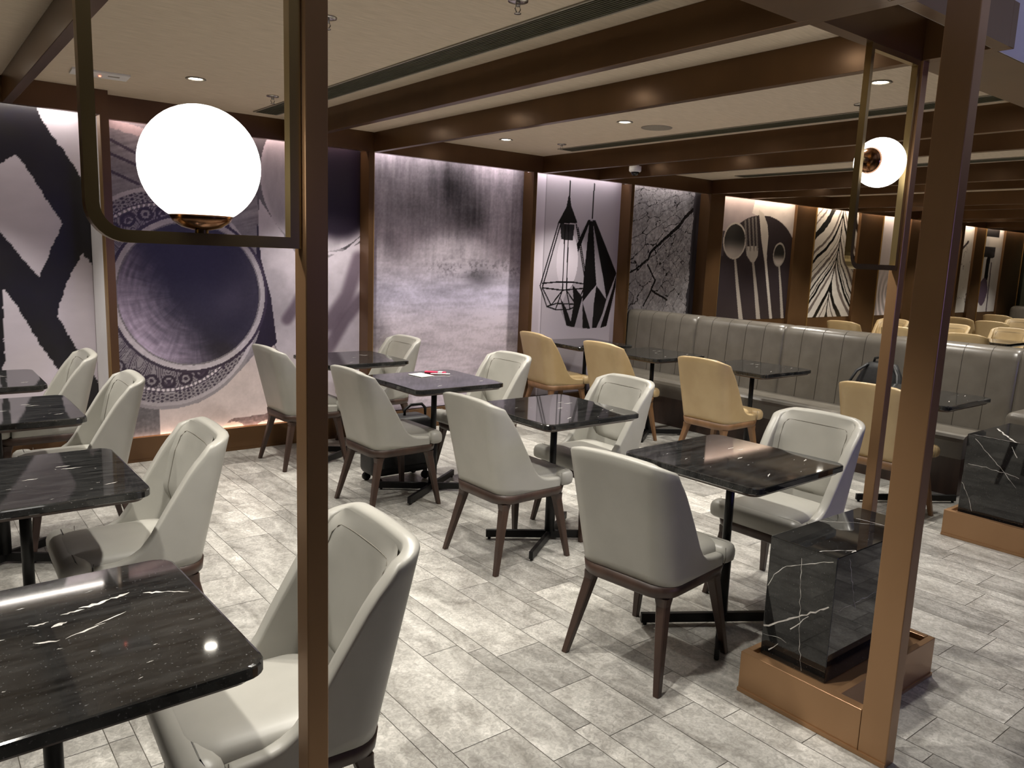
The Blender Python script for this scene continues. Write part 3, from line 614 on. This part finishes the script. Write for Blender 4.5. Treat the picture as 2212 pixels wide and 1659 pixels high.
def vent(x0, x1, y0, y1, label):
    t = thing('air_vent', label, 'air vent', (x0, y0, CEIL), 0, 'long linear air vents in the ceiling')
    w = x1-x0; L = y1-y0
    MB().box(.012, w-.012, .01, L-.01, -.0015, -.0005).build('backing', 'vent_dark', t)
    MB().box(0, .012, 0, L, -.006, -.0002).box(w-.012, w, 0, L, -.006, -.0002).box(.012, w-.012, 0, .01, -.006, -.0002).box(.012, w-.012, L-.01, L, -.006, -.0002).build('frame', 'grey_plastic', t)
    mb = MB()
    for k in range(9):
        xx = .02+k*(w-.04)/8.6; mb.box(xx, xx+.009, .01, L-.01, -.006, -.0015)
    mb.build('slats', 'vent', t)
vent(2.11, 2.29, 1.7, 5.78, 'long dark linear vent left of the first big beam')
vent(4.72, 4.90, 1.7, 5.44, 'long green grey linear vent beyond the second pair of beams')
vent(7.29, 7.47, 1.7, 5.44, 'long linear vent far behind the slim lamp post')

# ------------------------------------------------------------------ dividers, plinths and globe lamps
def line_ribbon(mb, pts, w, plane, off, mi=1, rough=.25, seed=1):
    """thin veins laid into a face. plane: 'x','y','z' constant at off"""
    r = random.Random(seed); P = []
    for (a, b), (c, d) in zip(pts[:-1], pts[1:]):
        n = max(2, int(math.hypot(c-a, d-b)/.018))
        for k in range(n): P.append((a+(c-a)*k/n, b+(d-b)*k/n))
    P.append(pts[-1]); Q = []
    for k, (a, b) in enumerate(P): Q.append((a+r.uniform(-1, 1)*.0035, b+r.uniform(-1, 1)*.0035, w*(.35+r.random()*1.1)))
    vs = []; fs = []
    for k, (a, b, ww) in enumerate(Q):
        a2, b2, _ = Q[min(k+1, len(Q)-1)]; a1, b1, _ = Q[max(k-1, 0)]; dx, dy = a2-a1, b2-b1; L = math.hypot(dx, dy) or 1; nx, ny = -dy/L*ww/2, dx/L*ww/2
        for s_ in (-1, 1):
            u, v = a+s_*nx, b+s_*ny
            vs.append({'x': (off, u, v), 'y': (u, off, v), 'z': (u, v, off)}[plane])
    for k in range(len(Q)-1): fs.append((2*k, 2*k+1, 2*k+3, 2*k+2))
    mb.add(vs, fs, mi)
# main divider: tall front post standing on a low fin, tray, slim rear post
t = thing('post_stand', 'tall bronze post and slim post rising from low tray around marble block at right', 'post', (2.42, 1.03, 0), 0, 'bronze posts and trays')
def loc(mb_fn, ox, oy):  # build in world coordinates, shifted into the thing's own
    mb = mb_fn; mb.v = [(a-ox, b-oy, c) for a, b, c in mb.v]; return mb
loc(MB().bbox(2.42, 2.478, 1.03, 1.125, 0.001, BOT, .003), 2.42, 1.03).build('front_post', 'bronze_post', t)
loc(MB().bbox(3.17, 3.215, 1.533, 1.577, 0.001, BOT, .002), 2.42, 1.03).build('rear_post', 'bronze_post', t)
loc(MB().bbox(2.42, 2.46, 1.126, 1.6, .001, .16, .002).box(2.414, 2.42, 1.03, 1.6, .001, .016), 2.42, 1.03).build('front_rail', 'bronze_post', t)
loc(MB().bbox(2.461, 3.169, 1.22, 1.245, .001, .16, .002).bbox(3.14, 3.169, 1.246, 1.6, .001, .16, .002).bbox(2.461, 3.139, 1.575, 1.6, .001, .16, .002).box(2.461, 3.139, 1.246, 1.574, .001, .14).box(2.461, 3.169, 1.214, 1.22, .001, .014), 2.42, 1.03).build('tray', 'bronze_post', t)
def plinth(x0, x1, y0, y1, z0, z1, label, veins):
    t = thing('marble_plinth', label, 'marble block', (x0, y0, z0), 0, 'black marble blocks')
    L, D, H = x1-x0, y1-y0, z1-z0
    mb = MB().bbox(0, L, 0, D, 0, H, .003)
    for k, (pl, pts, w) in enumerate(veins): 
        lim = {'x': (D, H), 'y': (L, H), 'z': (L, D)}[pl]; pts = [(min(max(a_, .005), lim[0]-.005), min(max(b_, .004), lim[1]-.004)) for a_, b_ in pts]
        off = {'x': -.0004, 'y': -.0004, 'z': H+.0004}[pl]
        line_ribbon(mb, pts, w, pl, off, 1, seed=k+int(x0*10))
    mb.build('stone_block', ['plinth_stone', 'vein'], t)
plinth(2.50, 3.13, 1.305, 1.57, .141, .61, 'black white-veined marble block inside the tray behind the tall right post', [('x',[(0.281,0.272),(0.239,0.327),(0.189,0.377),(0.101,0.418),(0.016,0.454)],0.0022),('x',[(0.133,0.427),(0.123,0.262),(0.111,0.124),(0.094,-0.005)],0.0015),('x',[(0.276,0.113),(0.186,0.161),(0.112,0.213),(0.061,0.248),(0.015,0.284)],0.005),('x',[(0.154,0.147),(0.116,0.185),(0.089,0.223)],0.004),('x',[(0.231,0.029),(0.195,0.065)],0.004),('x',[(0.261,0.082),(0.208,0.091),(0.163,0.089)],0.001),('y',[(0.039,0.265),(0.149,0.267),(0.280,0.271),(0.331,0.277)],0.0016),('y',[(0.081,0.454),(0.126,0.331),(0.160,0.242)],0.0018),('y',[(0.618,0.234),(0.663,0.216),(0.719,0.184)],0.004),('z',[(-0.004,0.072),(0.074,0.043),(0.128,0.003)],0.003),('z',[(0.128,0.003),(0.107,-0.050),(0.096,-0.102)],0.004),('z',[(0.316,0.254),(0.420,0.171),(0.486,0.092)],0.0018),('z',[(0.475,0.195),(0.489,0.140),(0.491,0.076)],0.003)])
t = thing('post_stand', 'low bronze tray holding a marble block at the right edge beside the banquette', 'post', (4.99, 1.3, 0), 0, 'bronze posts and trays')
loc(MB().bbox(4.99, 5.03, 1.3, 1.97, .001, .16, .002).box(4.984, 4.99, 1.3, 1.97, .001, .016), 4.99, 1.3).build('front_rail', 'bronze_post', t)
loc(MB().bbox(5.031, 5.74, 1.32, 1.345, .001, .16, .002).bbox(5.031, 5.74, 1.945, 1.97, .001, .16, .002).bbox(5.71, 5.74, 1.346, 1.944, .001, .16, .002).box(5.031, 5.709, 1.346, 1.944, .001, .14), 4.99, 1.3).build('tray', 'bronze_post', t)
plinth(5.06, 5.70, 1.56, 1.92, .141, .64, 'black marble block with crossing white veins at right edge before the banquette', [('x',[(0.314,0.479),(0.233,0.403),(0.148,0.324),(0.063,0.233)],0.002),('x',[(0.339,0.318),(0.235,0.317),(0.121,0.305),(0.058,0.293)],0.002),('x',[(0.356,0.200),(0.315,0.128),(0.279,0.030)],0.0022),('x',[(0.114,0.468),(0.083,0.414)],0.003),('z',[(0.352,0.325),(0.178,0.217),(-0.023,0.101)],0.012),('z',[(-0.029,0.331),(-0.028,0.222),(-0.078,0.081)],0.004)])
t = thing('post_stand', 'slim bronze post in the foreground left of centre, cut by the frame bottom', 'post', (.589, 1.36, 0), 0, 'bronze posts and trays')
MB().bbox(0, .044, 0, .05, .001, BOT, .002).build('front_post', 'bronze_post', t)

def globe_lamp(label, x0, x1, y, z0, z1, gc, gr, axis, mirror=False):
    """open rectangular frame in a plane y = const, with a glass globe on one bar"""
    t = thing('globe_lamp', label, 'lamp', (x0, y, z0), 0, 'white globe lamps in brass frames')
    b = .02; r = .06; W_, H_ = x1-x0, z1-z0
    def outline(ins):
        p = []; rr = max(r-ins, .012)
        for k in range(9):
            a = math.radians(180+90*k/8); p.append((ins+rr+rr*math.cos(a), ins+rr+rr*math.sin(a)))
        p += [(W_-ins, ins), (W_-ins, H_-ins), (ins, H_-ins)]
        return p
    o_, i_ = outline(0), outline(b); n = len(o_); vs = []; fs = []
    for yy in (-.012, .012):
        for q in o_+i_: vs.append((q[0], yy, q[1]))
    for k in range(n):
        j = (k+1) % n
        fs += [(k, j, n+j, n+k), (2*n+k, 3*n+k, 3*n+j, 2*n+j), (k, 2*n+k, 2*n+j, j), (n+k, n+j, 3*n+j, 3*n+k)]
    MB().add(vs, fs).build('lamp_frame', 'brass', t)
    g = Vector(gc)-Vector((x0, y, z0))
    a0 = math.asin(min(.99, .5))
    prof = [(gr*math.cos(u), gr*math.sin(u)) for u in [math.radians(-62+152*k/22) for k in range(23)]]
    cup = [(gr*.16, -gr*1.10), (gr*.34, -gr*1.05), (gr*.47, -gr*.96), (gr*.53, -gr*.855), (gr*.505, -gr*.845), (gr*.40, -gr*.93), (0, -gr*.97), (0, -gr*1.10), (gr*.16, -gr*1.10)]
    if axis == 'z':
        MB().lathe(prof, 40, center=g).build('glass_globe', 'globe_glow', t)
        MB().lathe(cup, 32, center=g).build('globe_cup', 'copper', t)
        MB().lathe([(.011, b-g.z), (.011, -gr*1.0)], 14, center=g).build('stem', 'brass', t)
    else:
        MB().lathe(prof, 40, axis='x', center=g).build('glass_globe', 'globe_glow', t)
        MB().lathe(cup, 32, axis='x', center=g).build('globe_cup', 'copper', t)
        MB().lathe([(.011, b-g.x), (.011, -gr*1.0)], 14, axis='x', center=g).build('stem', 'brass', t)
    return t
globe_lamp('large glowing globe lamp in brass frame at upper left', .238, .586, 1.385, 1.598, BOT, (.4146, 1.385, 1.73), .097, 'z')
globe_lamp('smaller-looking globe lamp in brass frame by the tall post at upper right', 2.80, 3.168, 1.555, 1.6, BOT, (2.962, 1.555, 2.0), .092, 'x')

# ------------------------------------------------------------------ chairs
def edge_z(x):  # height of the shell's free edge above a point x along the side
    K = [(-.36, .889), (-.285, .884), (-.262, .872), (-.24, .853), (-.222, .832), (-.20, .80), (-.175, .755), (-.15, .70), (-.11, .62), (-.07, .54), (-.035, .495), (.01, .470), (.06, .459), (.17, .453)]
    for (a, b), (c, d) in zip(K[:-1], K[1:]):
        if x <= c: t = max(0, (x-a)/(c-a)); return b+(d-b)*t
    return K[-1][1]
def make_chair(leather, wood, stitch):
    t = thing('dining_chair', 'x', 'chair')
    Z0 = .405
    def half(z): return .222+.018*(z-Z0)/.48
    def bx(z): return -.215-.11*((z-Z0)/.48)
    R = .085
    # path samples: (kind, value)
    S = []
    nb, nc, ns = 12, 7, 22
    for i in range(ns): S.append(('s', 1, 1-i/ns))
    for i in range(nc): S.append(('c', 1, i/nc))
    for i in range(nb+1): S.append(('b', 1-2*i/nb, 0))
    for i in range(1, nc+1): S.append(('c', -1, 1-i/nc))
    for i in range(1, ns+1): S.append(('s', -1, i/ns))
    def P(sm_, z, inset=0.0):
        k, a, b = sm_; h = half(z)-inset; x0 = bx(z)+inset; r = max(R-inset, .03)
        if k == 'b': return (x0, a*(h-r), z)
        if k == 'c':
            an = math.radians(90*b); return (x0+r-r*math.sin(an), a*(h-r+r*math.cos(an)), z)
        xs = x0+r; return (xs+(.17-xs)*b, a*h, z)
    def H(sm_):
        k, a, b = sm_
        if k == 'b': return .897-.006*abs(a)**2
        if k == 'c': return min(.891, .858+.045*b-.012*b*b)
        xs = -.235+(.17+.235)*b; return min(.858, edge_z(xs))
    th = .046; nv = 14
    rows = []
    for sm_ in S:
        h = H(sm_); col = []
        for j in range(nv+1):
            z = Z0+(h-.012-Z0)*j/nv; col.append(P(sm_, z, 0))
        zt = h; col.append(P(sm_, zt-.003, .005)); col.append(P(sm_, zt, th*.35)); col.append(P(sm_, zt, th*.65)); col.append(P(sm_, zt-.003, th-.004))
        for j in range(nv+1):
            z = h-.012+(Z0-h+.012)*j/nv; col.append(P(sm_, z, th))
        rows.append(col)
    k = len(rows[0]); vs = [p for c_ in rows for p in c_]; fs = []
    for i in range(len(rows)-1):
        for j in range(k): fs.append((i*k+j, (i+1)*k+j, (i+1)*k+(j+1) % k, i*k+(j+1) % k))
    fs.append(tuple(range(k))); fs.append(tuple((len(rows)-1)*k+j for j in range(k-1, -1, -1)))
    sh = MB().add(vs, fs, 0, True).build('backrest_shell', leather, t)
    # inner back cushion: a panel lying against the shell, inset from its rim
    def ex(z):  # how far forward the shell's side reaches at height z
        x = -.255
        while x < .1 and edge_z(x) > z: x += .004
        return x
    EX = {}
    def pad(u, v, back=False):
        a = 1-2*u; x_ = abs(a); zt = .882-.040*max(0, (x_-.72)/.28)**2.2; z = .497+(zt-.497)*v
        k = round(z, 2)
        if k not in EX: EX[k] = ex(k)
        hw = half(z)-th+.006; xb = bx(z)+th-.004
        if back: return (xb+.012*x_**6, a*hw, z)
        full = max(0, EX[k]-.010-(bx(z)+th))
        sh = min(.066, full)*sm1((z-.50)/.12)
        e = min(1, v*14)
        tp = max(0, (v-.80)/.20)**2
        return (xb+(.006+.012*(1-x_**2)*(1-tp))*e+sh*x_**2.6*e+.006*tp, a*hw, z)
    def sm1(t_): t_ = max(0, min(1, t_)); return t_*t_*(3-2*t_)
    MB().grid(lambda u, v: pad(u, v), 32, 20).grid(lambda u, v: pad(u, v, True), 32, 20, flip=True).build('back_cushion', leather, t)
    pts = [pad(.075, .03+v*.78/12) for v in range(13)]+[pad(.075+.045*(1-math.cos(q*math.pi/8))*1.2, .81+.075*math.sin(q*math.pi/8)) for q in range(1, 5)]+[pad(.13+u*.74/20, .885) for u in range(1, 20)]+[pad(.925-.045*(1-math.cos(q*math.pi/8))*1.2, .81+.075*math.sin(q*math.pi/8)) for q in range(4, 0, -1)]+[pad(.925, .81-v*.78/12) for v in range(0, 13)]
    pts = [(p_[0]+.0006, p_[1], p_[2]) for p_ in pts]
    MB().tube(pts, .0016, 6).build('piping', stitch, t)
    # seat cushion: full depth, front part flush with the shell
    def outline(ins, front, hw):
        pts = []
        for q in rrect((front+.17)/2-ins, hw-ins, .085-ins*.5, 7, (front-.17)/2, 0): pts.append(q)
        return pts
    prof = [(.020, .402), (.004, .412), (0, .43), (0, .452), (.006, .468), (.018, .479), (.04, .487), (.10, .492)]
    MB().loft([ring(outline(i, .265, .187), z) for i, z in prof]).build('seat_cushion', leather, t)
    def nose(ins):  # wider front roll of the seat, from the end of each wing round the front
        return rrect(.052-ins, .236-ins, max(.046-ins, .01), 7, .222, 0)
    prof = [(.016, .402), (.003, .412), (0, .43), (0, .45), (.006, .467), (.02, .479), (.044, .485)]
    MB().loft([ring(nose(i), z) for i, z in prof]).build('seat_front', leather, t)
    # seams on the sides where wing meets seat front
    for s_ in (-1, 1): MB().tube([(.171, s_*(.2285), .41), (.171, s_*.2325, .435), (.171, s_*.229, .478)], .0016, 6).build('seam', stitch, t)
    # wooden apron ring
    MB().loft([ring(rrect(.225, .205, .085, 7, .01, 0), .352), ring(rrect(.232, .215, .09, 7, .012, 0), .36), ring(rrect(.238, .222, .095, 7, .014, 0), .403)]).build('seat_frame', wood, t)
    for sx, sy in ((1, 1), (1, -1), (-1, 1), (-1, -1)):
        top = (.19 if sx > 0 else -.165, sy*.17, .352); foot = (.243 if sx > 0 else -.25, sy*.225, .0015)
        mid = (top[0]*.92+foot[0]*.08, top[1]*.92+foot[1]*.08, .32)
        MB().taper(foot, mid, .025, .044).taper(mid, top, .044, .056).build('leg', wood, t)
    return t
# ------------------------------------------------------------------ tables
TH = .77
def make_table(veins, seed=3):
    t = thing('dining_table', 'x', 'table')
    hs = .342; r = .05
    rg = [(.006, TH-.030), (.0, TH-.026), (0, TH-.006), (.002, TH-.002), (.007, TH)]
    mb = MB().loft([ring(rrect(hs-i, hs-i, r, 6), z) for i, z in rg], smooth=False)
    rr = random.Random(seed)
    def fleck(x, y, L, w, a):
        n = 7; up = []; dn = []
        for k in range(n+1):
            u = k/n; yy = (u-.5)*L; ww = w*math.sin(math.pi*min(max(u, .02), .98))*(.6+rr.random()*.8); j = rr.uniform(-.4, .4)*w
            up.append((yy, j+ww/2)); dn.append((yy, j-ww/2))
        pts = up+dn[::-1]; ca, sa = math.cos(a), math.sin(a)
        mb.add([(x+p*ca-q*sa, y+p*sa+q*ca, TH+.0003) for p, q in pts], [(k, k+1, 2*n-k, 2*n+1-k) for k in range(n)], 1)
    for x, y, L, w, a in veins: fleck(x, y, L, w, a)
    for k in range(14): fleck(rr.uniform(-.3, .3), rr.uniform(-.3, .3), rr.uniform(.006, .02), rr.uniform(.001, .003), rr.uniform(-.3, .5))
    mb.build('tabletop', ['table_stone', 'vein'], t)
    MB().loft([ring(rrect(hs-.022, hs-.022, r-.01, 6), TH-.043), ring(rrect(hs-.010, hs-.010, r, 6), TH-.0305)], smooth=False).build('tabletop_edge', 'wood_dark', t)
    MB().bbox(-.14, .14, -.14, .14, TH-.05, TH-.0435, .001).build('mounting_plate', 'black_metal', t)
    MB().lathe([(.0, .37), (.019, .37), (.019, TH-.05), (0, TH-.05)], 18).build('column', 'black_metal', t)
    MB().lathe([(0, .05), (.029, .05), (.029, .365), (.021, .37), (0, .37)], 18).build('column_sleeve', 'black_metal', t)
    a = math.atan2(.2, .3); L = .365; mb = MB()
    for ang in (a, -a):
        ca, sa = math.cos(ang), math.sin(ang); v = MB().bbox(-L, L, -.011, .011, .012, .055, .002)
        mb.add([(p[0]*ca-p[1]*sa, p[0]*sa+p[1]*ca, p[2]) for p in v.v], v.f)
    b = mb.build('cross_base', 'black_metal', t)
    for ang in (a, -a, math.pi+a, math.pi-a):
        ca, sa = math.cos(ang), math.sin(ang)
        MB().lathe([(0, .0012), (.009, .0012), (.009, .013), (0, .013)], 10, center=((L-.02)*ca, (L-.02)*sa, 0)).build('foot', 'black_metal', t)
    return t
grey = make_chair('leather_grey', 'wood_dark', 'stitch')
tan = make_chair('leather_tan', 'wood_light', 'stitch')
GG = 'grey leather dining chairs with dark legs'; GT = 'tan leather dining chairs with light wood legs'
PI = math.pi
# (x, y, facing, label)
grey_spots = [
 (2.345, 2.00, .13, 'grey chair seen from behind at nearest centre table, close to the marble block'),
 (2.53, 3.19, .02, 'grey chair seen from behind, second from the front in the centre row'),
 (2.42, 4.31, .02, 'grey chair seen from behind beside the table with the pink packet'),
 (2.36, 5.51, .03, 'grey chair seen from behind nearest the bowl mural, left of the slim foreground post'),
 (3.285, 2.02, PI+.02, 'grey chair with open front showing, right of the nearest centre table behind the marble block'),
 (3.235, 3.30, PI-.03, 'grey chair with open front, right of the second centre table, before the tan chairs'),
 (3.27, 4.50, PI+.02, 'grey chair beyond the table with the pink packet, in front of the abstract mural'),
 (3.11, 5.76, PI+.03, 'farthest grey chair of the centre row, standing against the abstract mural'),
 (.685, 1.80, PI-.06, 'large grey chair in the foreground, split by the slim bronze post'),
 (.655, 3.15, PI-.03, 'grey chair at left beside the second table, in front of the bowl mural'),
 (.69, 4.58, PI-.02, 'grey chair at left with its back before the saucer rim of the bowl mural'),
 (.66, 5.65, PI-.02, 'farthest grey chair at left, against the brush stroke mural'),
]
for i, (x, y, r, lb) in enumerate(grey_spots):
    if i == 0: grey.location = (x, y, 0); grey.rotation_euler = (0, 0, r); tag(grey, lb, group=GG)
    else: dup(grey, (x, y, 0), r, lb, GG)
tan_spots = [
 (5.02, 5.66, -.10, 'tan chair seen from behind, farthest of the banquette row, before the pendant lamp mural'),
 (5.07, 4.82, -.02, 'tan chair seen from behind, second from the mural wall along the banquette tables'),
 (5.05, 3.73, .02, 'tan chair seen from behind in the middle of the banquette row, fully in view'),
 (5.07, 2.40, .0, 'tan chair seen from behind between the slim post and the tall post'),
 (10.45, 5.62, .0, 'tan chair back showing above the banquette in front of the chevron mural'),
 (11.35, 5.62, PI, 'tan chair facing left beyond the banquette, just left of the slim post'),
 (10.35, 4.80, .0, 'tan chair back above the banquette between the two bronze posts'),
 (11.35, 4.78, PI, 'tan chair facing left, partly hidden behind the tall bronze post'),
 (13.75, 5.50, .0, 'tan chair back below the pale marble print, right of the tall post'),
 (13.40, 4.86, .0, 'tan chair back in second row beyond the banquette at right'),
 (14.25, 4.92, PI, 'tan chair facing left at the right edge, far beyond the banquette'),
 (15.6, 5.60, .0, 'tan chair back farthest away, below the blotchy mural'),
 (10.25, 3.95, .0, 'tan chair back directly behind the banquette, right of the tall post'),
 (11.55, 4.12, PI, 'large tan chair facing left at the right edge behind the banquette'),
]
for i, (x, y, r, lb) in enumerate(tan_spots):
    if i == 0: tan.location = (x, y, 0); tan.rotation_euler = (0, 0, r); tag(tan, lb, group=GT)
    else: dup(tan, (x, y, 0), r, lb, GT)
GTB = 'square black stone tables'
main = make_table([(.07, .12, .05, .007, .1), (.12, .135, .07, .012, .15), (.175, .15, .05, .009, .3), (.245, .125, .05, .007, -.4), (.29, .10, .06, .004, -.6), (-.0, .095, .04, .007, .0),
                   (.035, .07, .035, .012, .3), (.075, .01, .09, .006, .35), (.0, .0, .05, .008, -.3), (.13, .04, .08, .004, .4), (-.08, .06, .03, .003, 0)], 3)
tag(main, 'large black stone table top in the bottom left foreground with white flecked veins', group=GTB); main.location = (.195, 1.775, 0); main.rotation_euler = (0, 0, math.radians(1.5))
tb = make_table([(.14, .11, .05, .006, .1), (.16, .07, .07, .007, -.05), (.02, -.02, .05, .006, .2), (.24, -.20, .05, .005, .3), (-.12, -.25, .06, .005, .4), (-.2, .1, .03, .003, .3)], 5)
spots = [
 (.30, 3.10, .0, 'black stone table at left, second from the camera'), (.335, 4.42, .0, 'black stone table at left, third from the camera, cut by the photo edge'),
 (.31, 5.45, .0, 'small looking black table at far left before the brush stroke mural'),
 (2.82, 1.99, .03, 'black stone table nearest the marble block, with mural reflection'), (2.86, 3.215, .0, 'black stone table in the middle of the centre row, reflecting the pendant print'),
 (2.79, 4.36, .0, 'black stone table holding a white card and a pink packet'), (2.76, 5.53, .0, 'farthest black table of the centre row behind the slim foreground post'),
 (5.42, 5.68, -.08, 'black table in the corner before the pendant lamp mural'), (5.44, 4.80, .0, 'black table at the banquette, between second and third tan chairs'),
 (5.55, 3.80, .0, 'black table at the banquette with fully visible top, right of the middle tan chair'), (5.48, 2.42, .0, 'black table at the banquette right of the tall bronze post'),
 (10.9, 4.8, .0, 'black table beyond the banquette between facing tan chairs'), (10.9, 4.03, .0, 'black table edge at far right above the banquette'), (13.85, 4.9, .0, 'far black table beyond the banquette at right edge')]
for i, (x, y, r, lb) in enumerate(spots):
    if i == 0: tb.location = (x, y, 0); tb.rotation_euler = (0, 0, r); tag(tb, lb, group=GTB)
    else: dup(tb, (x, y, 0), r, lb, GTB)

# ------------------------------------------------------------------ banquette
def banquette(label, x, y0, secs, ys0, ys1, group=None):
    t = thing('banquette', label, 'bench', (x, y0, 0))
    prof = [(-.03, .40), (-.012, .46), (.0, .60), (.015, .80), (.03, .98), (.045, 1.035), (.075, 1.062), (.115, 1.07), (.21, 1.07), (.245, 1.055), (.26, 1.02), (.26, .05), (.02, .05)]
    for a, b in secs:
        nch = max(1, round((b-a)/.2)); ny = nch*8; k = len(prof); vs = []; fs = []
        for i in range(ny+1):
            u = i/ny; ph = (u*nch) % 1 if 0 < i < ny else 0; g = .010*(1-abs(2*ph-1)**6 if 0 < i < ny else 0) if True else 0
            e = .012*max(0, 1-min(u, 1-u)*ny/1.5)
            for q, (px_, pz) in enumerate(prof):
                gg = (.0005*(1-abs(math.cos(math.pi*(u*nch)))**14)) if q < 8 else .004
                vs.append((px_-gg+(e if q < 9 else -e), a+.0015+(b-a-.003)*u-y0, pz-(e*.5 if 4 < q < 10 else 0)))
        for i in range(ny):
            for q in range(k): fs.append((i*k+q, (i+1)*k+q, (i+1)*k+(q+1) % k, i*k+(q+1) % k))
        fs += [tuple(range(k)), tuple(ny*k+q for q in range(k-1, -1, -1))]
        MB().add(vs, fs, 0, True).build('back_panel', 'leather_banquette', t)
        st = MB()
        for c in range(1, nch):
            yy = a+(b-a)*c/nch-y0; st.tube([(px_-.0015, yy, pz) for px_, pz in prof[:8]], .0022, 5)
        if nch > 1: st.build('stitch_lines', 'stitch_dark', t)
    # seat
    rr = [(.0, .30), (.0, .31), (.0, .42), (.012, .445), (.035, .458), (.07, .462)]
    n = 1; X0 = -.44
    sv = [(X0, .29), (X0, .41), (X0+.008, .435), (X0+.028, .452), (X0+.06, .46), (-.05, .455), (-.05, .29)]
    k = len(sv); vs = [(a, yy, c) for yy in (ys0-y0, ys1-y0) for a, c in sv]
    fs = [(q, (q+1) % k, k+(q+1) % k, k+q) for q in range(k)]+[tuple(range(k-1, -1, -1)), tuple(range(k, 2*k))]
    MB().add(vs, fs, 0, False).build('seat', 'leather_banquette', t)
    MB().box(X0+.06, -.05, ys0+.02-y0, ys1-y0, .001, .285).build('plinth', 'wood_dark', t)
    return t
bq = banquette('long grey leather banquette with channel stitched back running from the mural wall', 6.31, 1.15, [(1.15, 2.13), (2.13, 3.09), (3.09, 4.055), (4.055, 5.057), (5.057, 6.03)], 2.25, 6.03)
ARM = MB().bbox(5.9-6.31, -.04, 1.5-1.15, 2.03-1.15, .12, .68, .05, seg=4); ARM.build('armrest', 'leather_banquette', bq)
t = thing('sofa', 'distant grey sofa back before the green wall at the far right', 'sofa', (16.8, 4.9, 0))
MB().bbox(0, .3, 0, 1.05, .1, 1.02, .08, seg=4).build('backrest', 'leather_banquette', t); MB().bbox(.3, .75, 0, 1.05, .1, .45, .04, seg=3).build('seat', 'leather_banquette', t); MB().box(.03, .7, .03, 1.02, .001, .1).build('plinth', 'wood_dark', t)

# ------------------------------------------------------------------ small things
t = thing('backpack', 'black backpack lying on the banquette seat against its back', 'backpack', (6.08, 3.02, .463), .05)
def pk(u, v):
    a = 2*PI*u; s_ = (1-(2*v-1)**2*.0); w_ = .20*(1-.55*max(0, v-.45)**1.5*2); d_ = .085*(1-.5*max(0, v-.4)**1.6*2)
    cx = .02+.06*v; e_ = .75; ca, sa = math.cos(a), math.sin(a)
    return (cx+d_*math.copysign(abs(ca)**e_, ca), w_*math.copysign(abs(sa)**e_, sa), .002+.40*v)
rings = [[pk(k/28, v/10) for k in range(28)] for v in range(11)]; rings.append([(.08+(p[0]-.08)*.3, p[1]*.3, .418) for p in rings[-1]])
MB().loft(rings).build('bag_body', 'black_cloth', t)
MB().bbox(-.10, -.055, -.13, .13, .03, .22, .02, seg=3).build('front_pocket', 'black_cloth', t)
MB().tube([(.07, -.07, .40), (.065, -.06, .44), (.065, 0, .455), (.065, .06, .44), (.07, .07, .40)], .010, 8).build('carry_handle', 'black_cloth', t)
MB().tube([(-.03, -.19, .05), (-.09, -.20, .2), (-.02, -.16, .33), (.04, -.10, .39)], .012, 8).build('strap', 'black_cloth', t)
MB().tube([(-.03, .19, .05), (-.09, .20, .2), (-.02, .16, .33), (.04, .10, .39)], .012, 8).build('strap', 'black_cloth', t)
t = thing('trolley_case', 'black travel bag standing under the table with the pink packet', 'bag', (2.69, 4.71, 0))
MB().bbox(-.22, .26, -.11, .12, .06, .46, .05, seg=4).build('bag_body', 'black_cloth', t)
MB().bbox(-.16, .20, -.13, -.105, .12, .36, .012, seg=2).build('front_pocket', 'black_cloth', t)
MB().tube([(.08, 0, .455), (.08, 0, .50), (.13, 0, .53), (.22, 0, .53), (.25, 0, .50), (.25, 0, .40)], .011, 8).build('carry_handle', 'black_cloth', t)
for sx in (-.17, .21):
    for sy in (-.08, .09): MB().lathe([(0, -.012), (.029, -.012), (.029, .012), (0, .012)], 16, axis='y', center=(sx, sy, .0305)).box(sx-.008, sx+.008, sy-.016, sy+.016, .03, .075).build('wheel', 'black_metal', t)
t = thing('white_card', 'white paper card lying on the black table left of the pink packet', 'card', (2.79, 4.53, TH+.001), .1)
MB().bbox(-.055, .055, -.075, .075, 0, .003, .0005, seg=1).build('card_stack', 'white_paper', t)
t = thing('pink_packet', 'bright pink packet lying on the table beside white card', 'packet', (2.93, 4.57, TH+.001), -.75)
MB().bbox(-.075, .075, -.02, .02, 0, .012, .004, seg=2).build('packet_body', 'pink', t)
tag(MB().bbox(.02, .05, -.0205, .0205, .001, .0125, .001).build('packet_band', 'white_paper', t), 'white band')
t = thing('pen', 'white pen lying in front of pink packet', 'pen', (2.925, 4.50, TH+.006), -.55)
MB().lathe([(0, -.07), (.003, -.064), (.0045, -.05), (.0045, .06), (.003, .068), (0, .07)], 12, axis='x').build('barrel', 'white_plastic', t)
MB().bbox(.02, .062, -.0015, .0015, .0046, .0062, .0005, seg=1).build('clip', 'chrome', t)
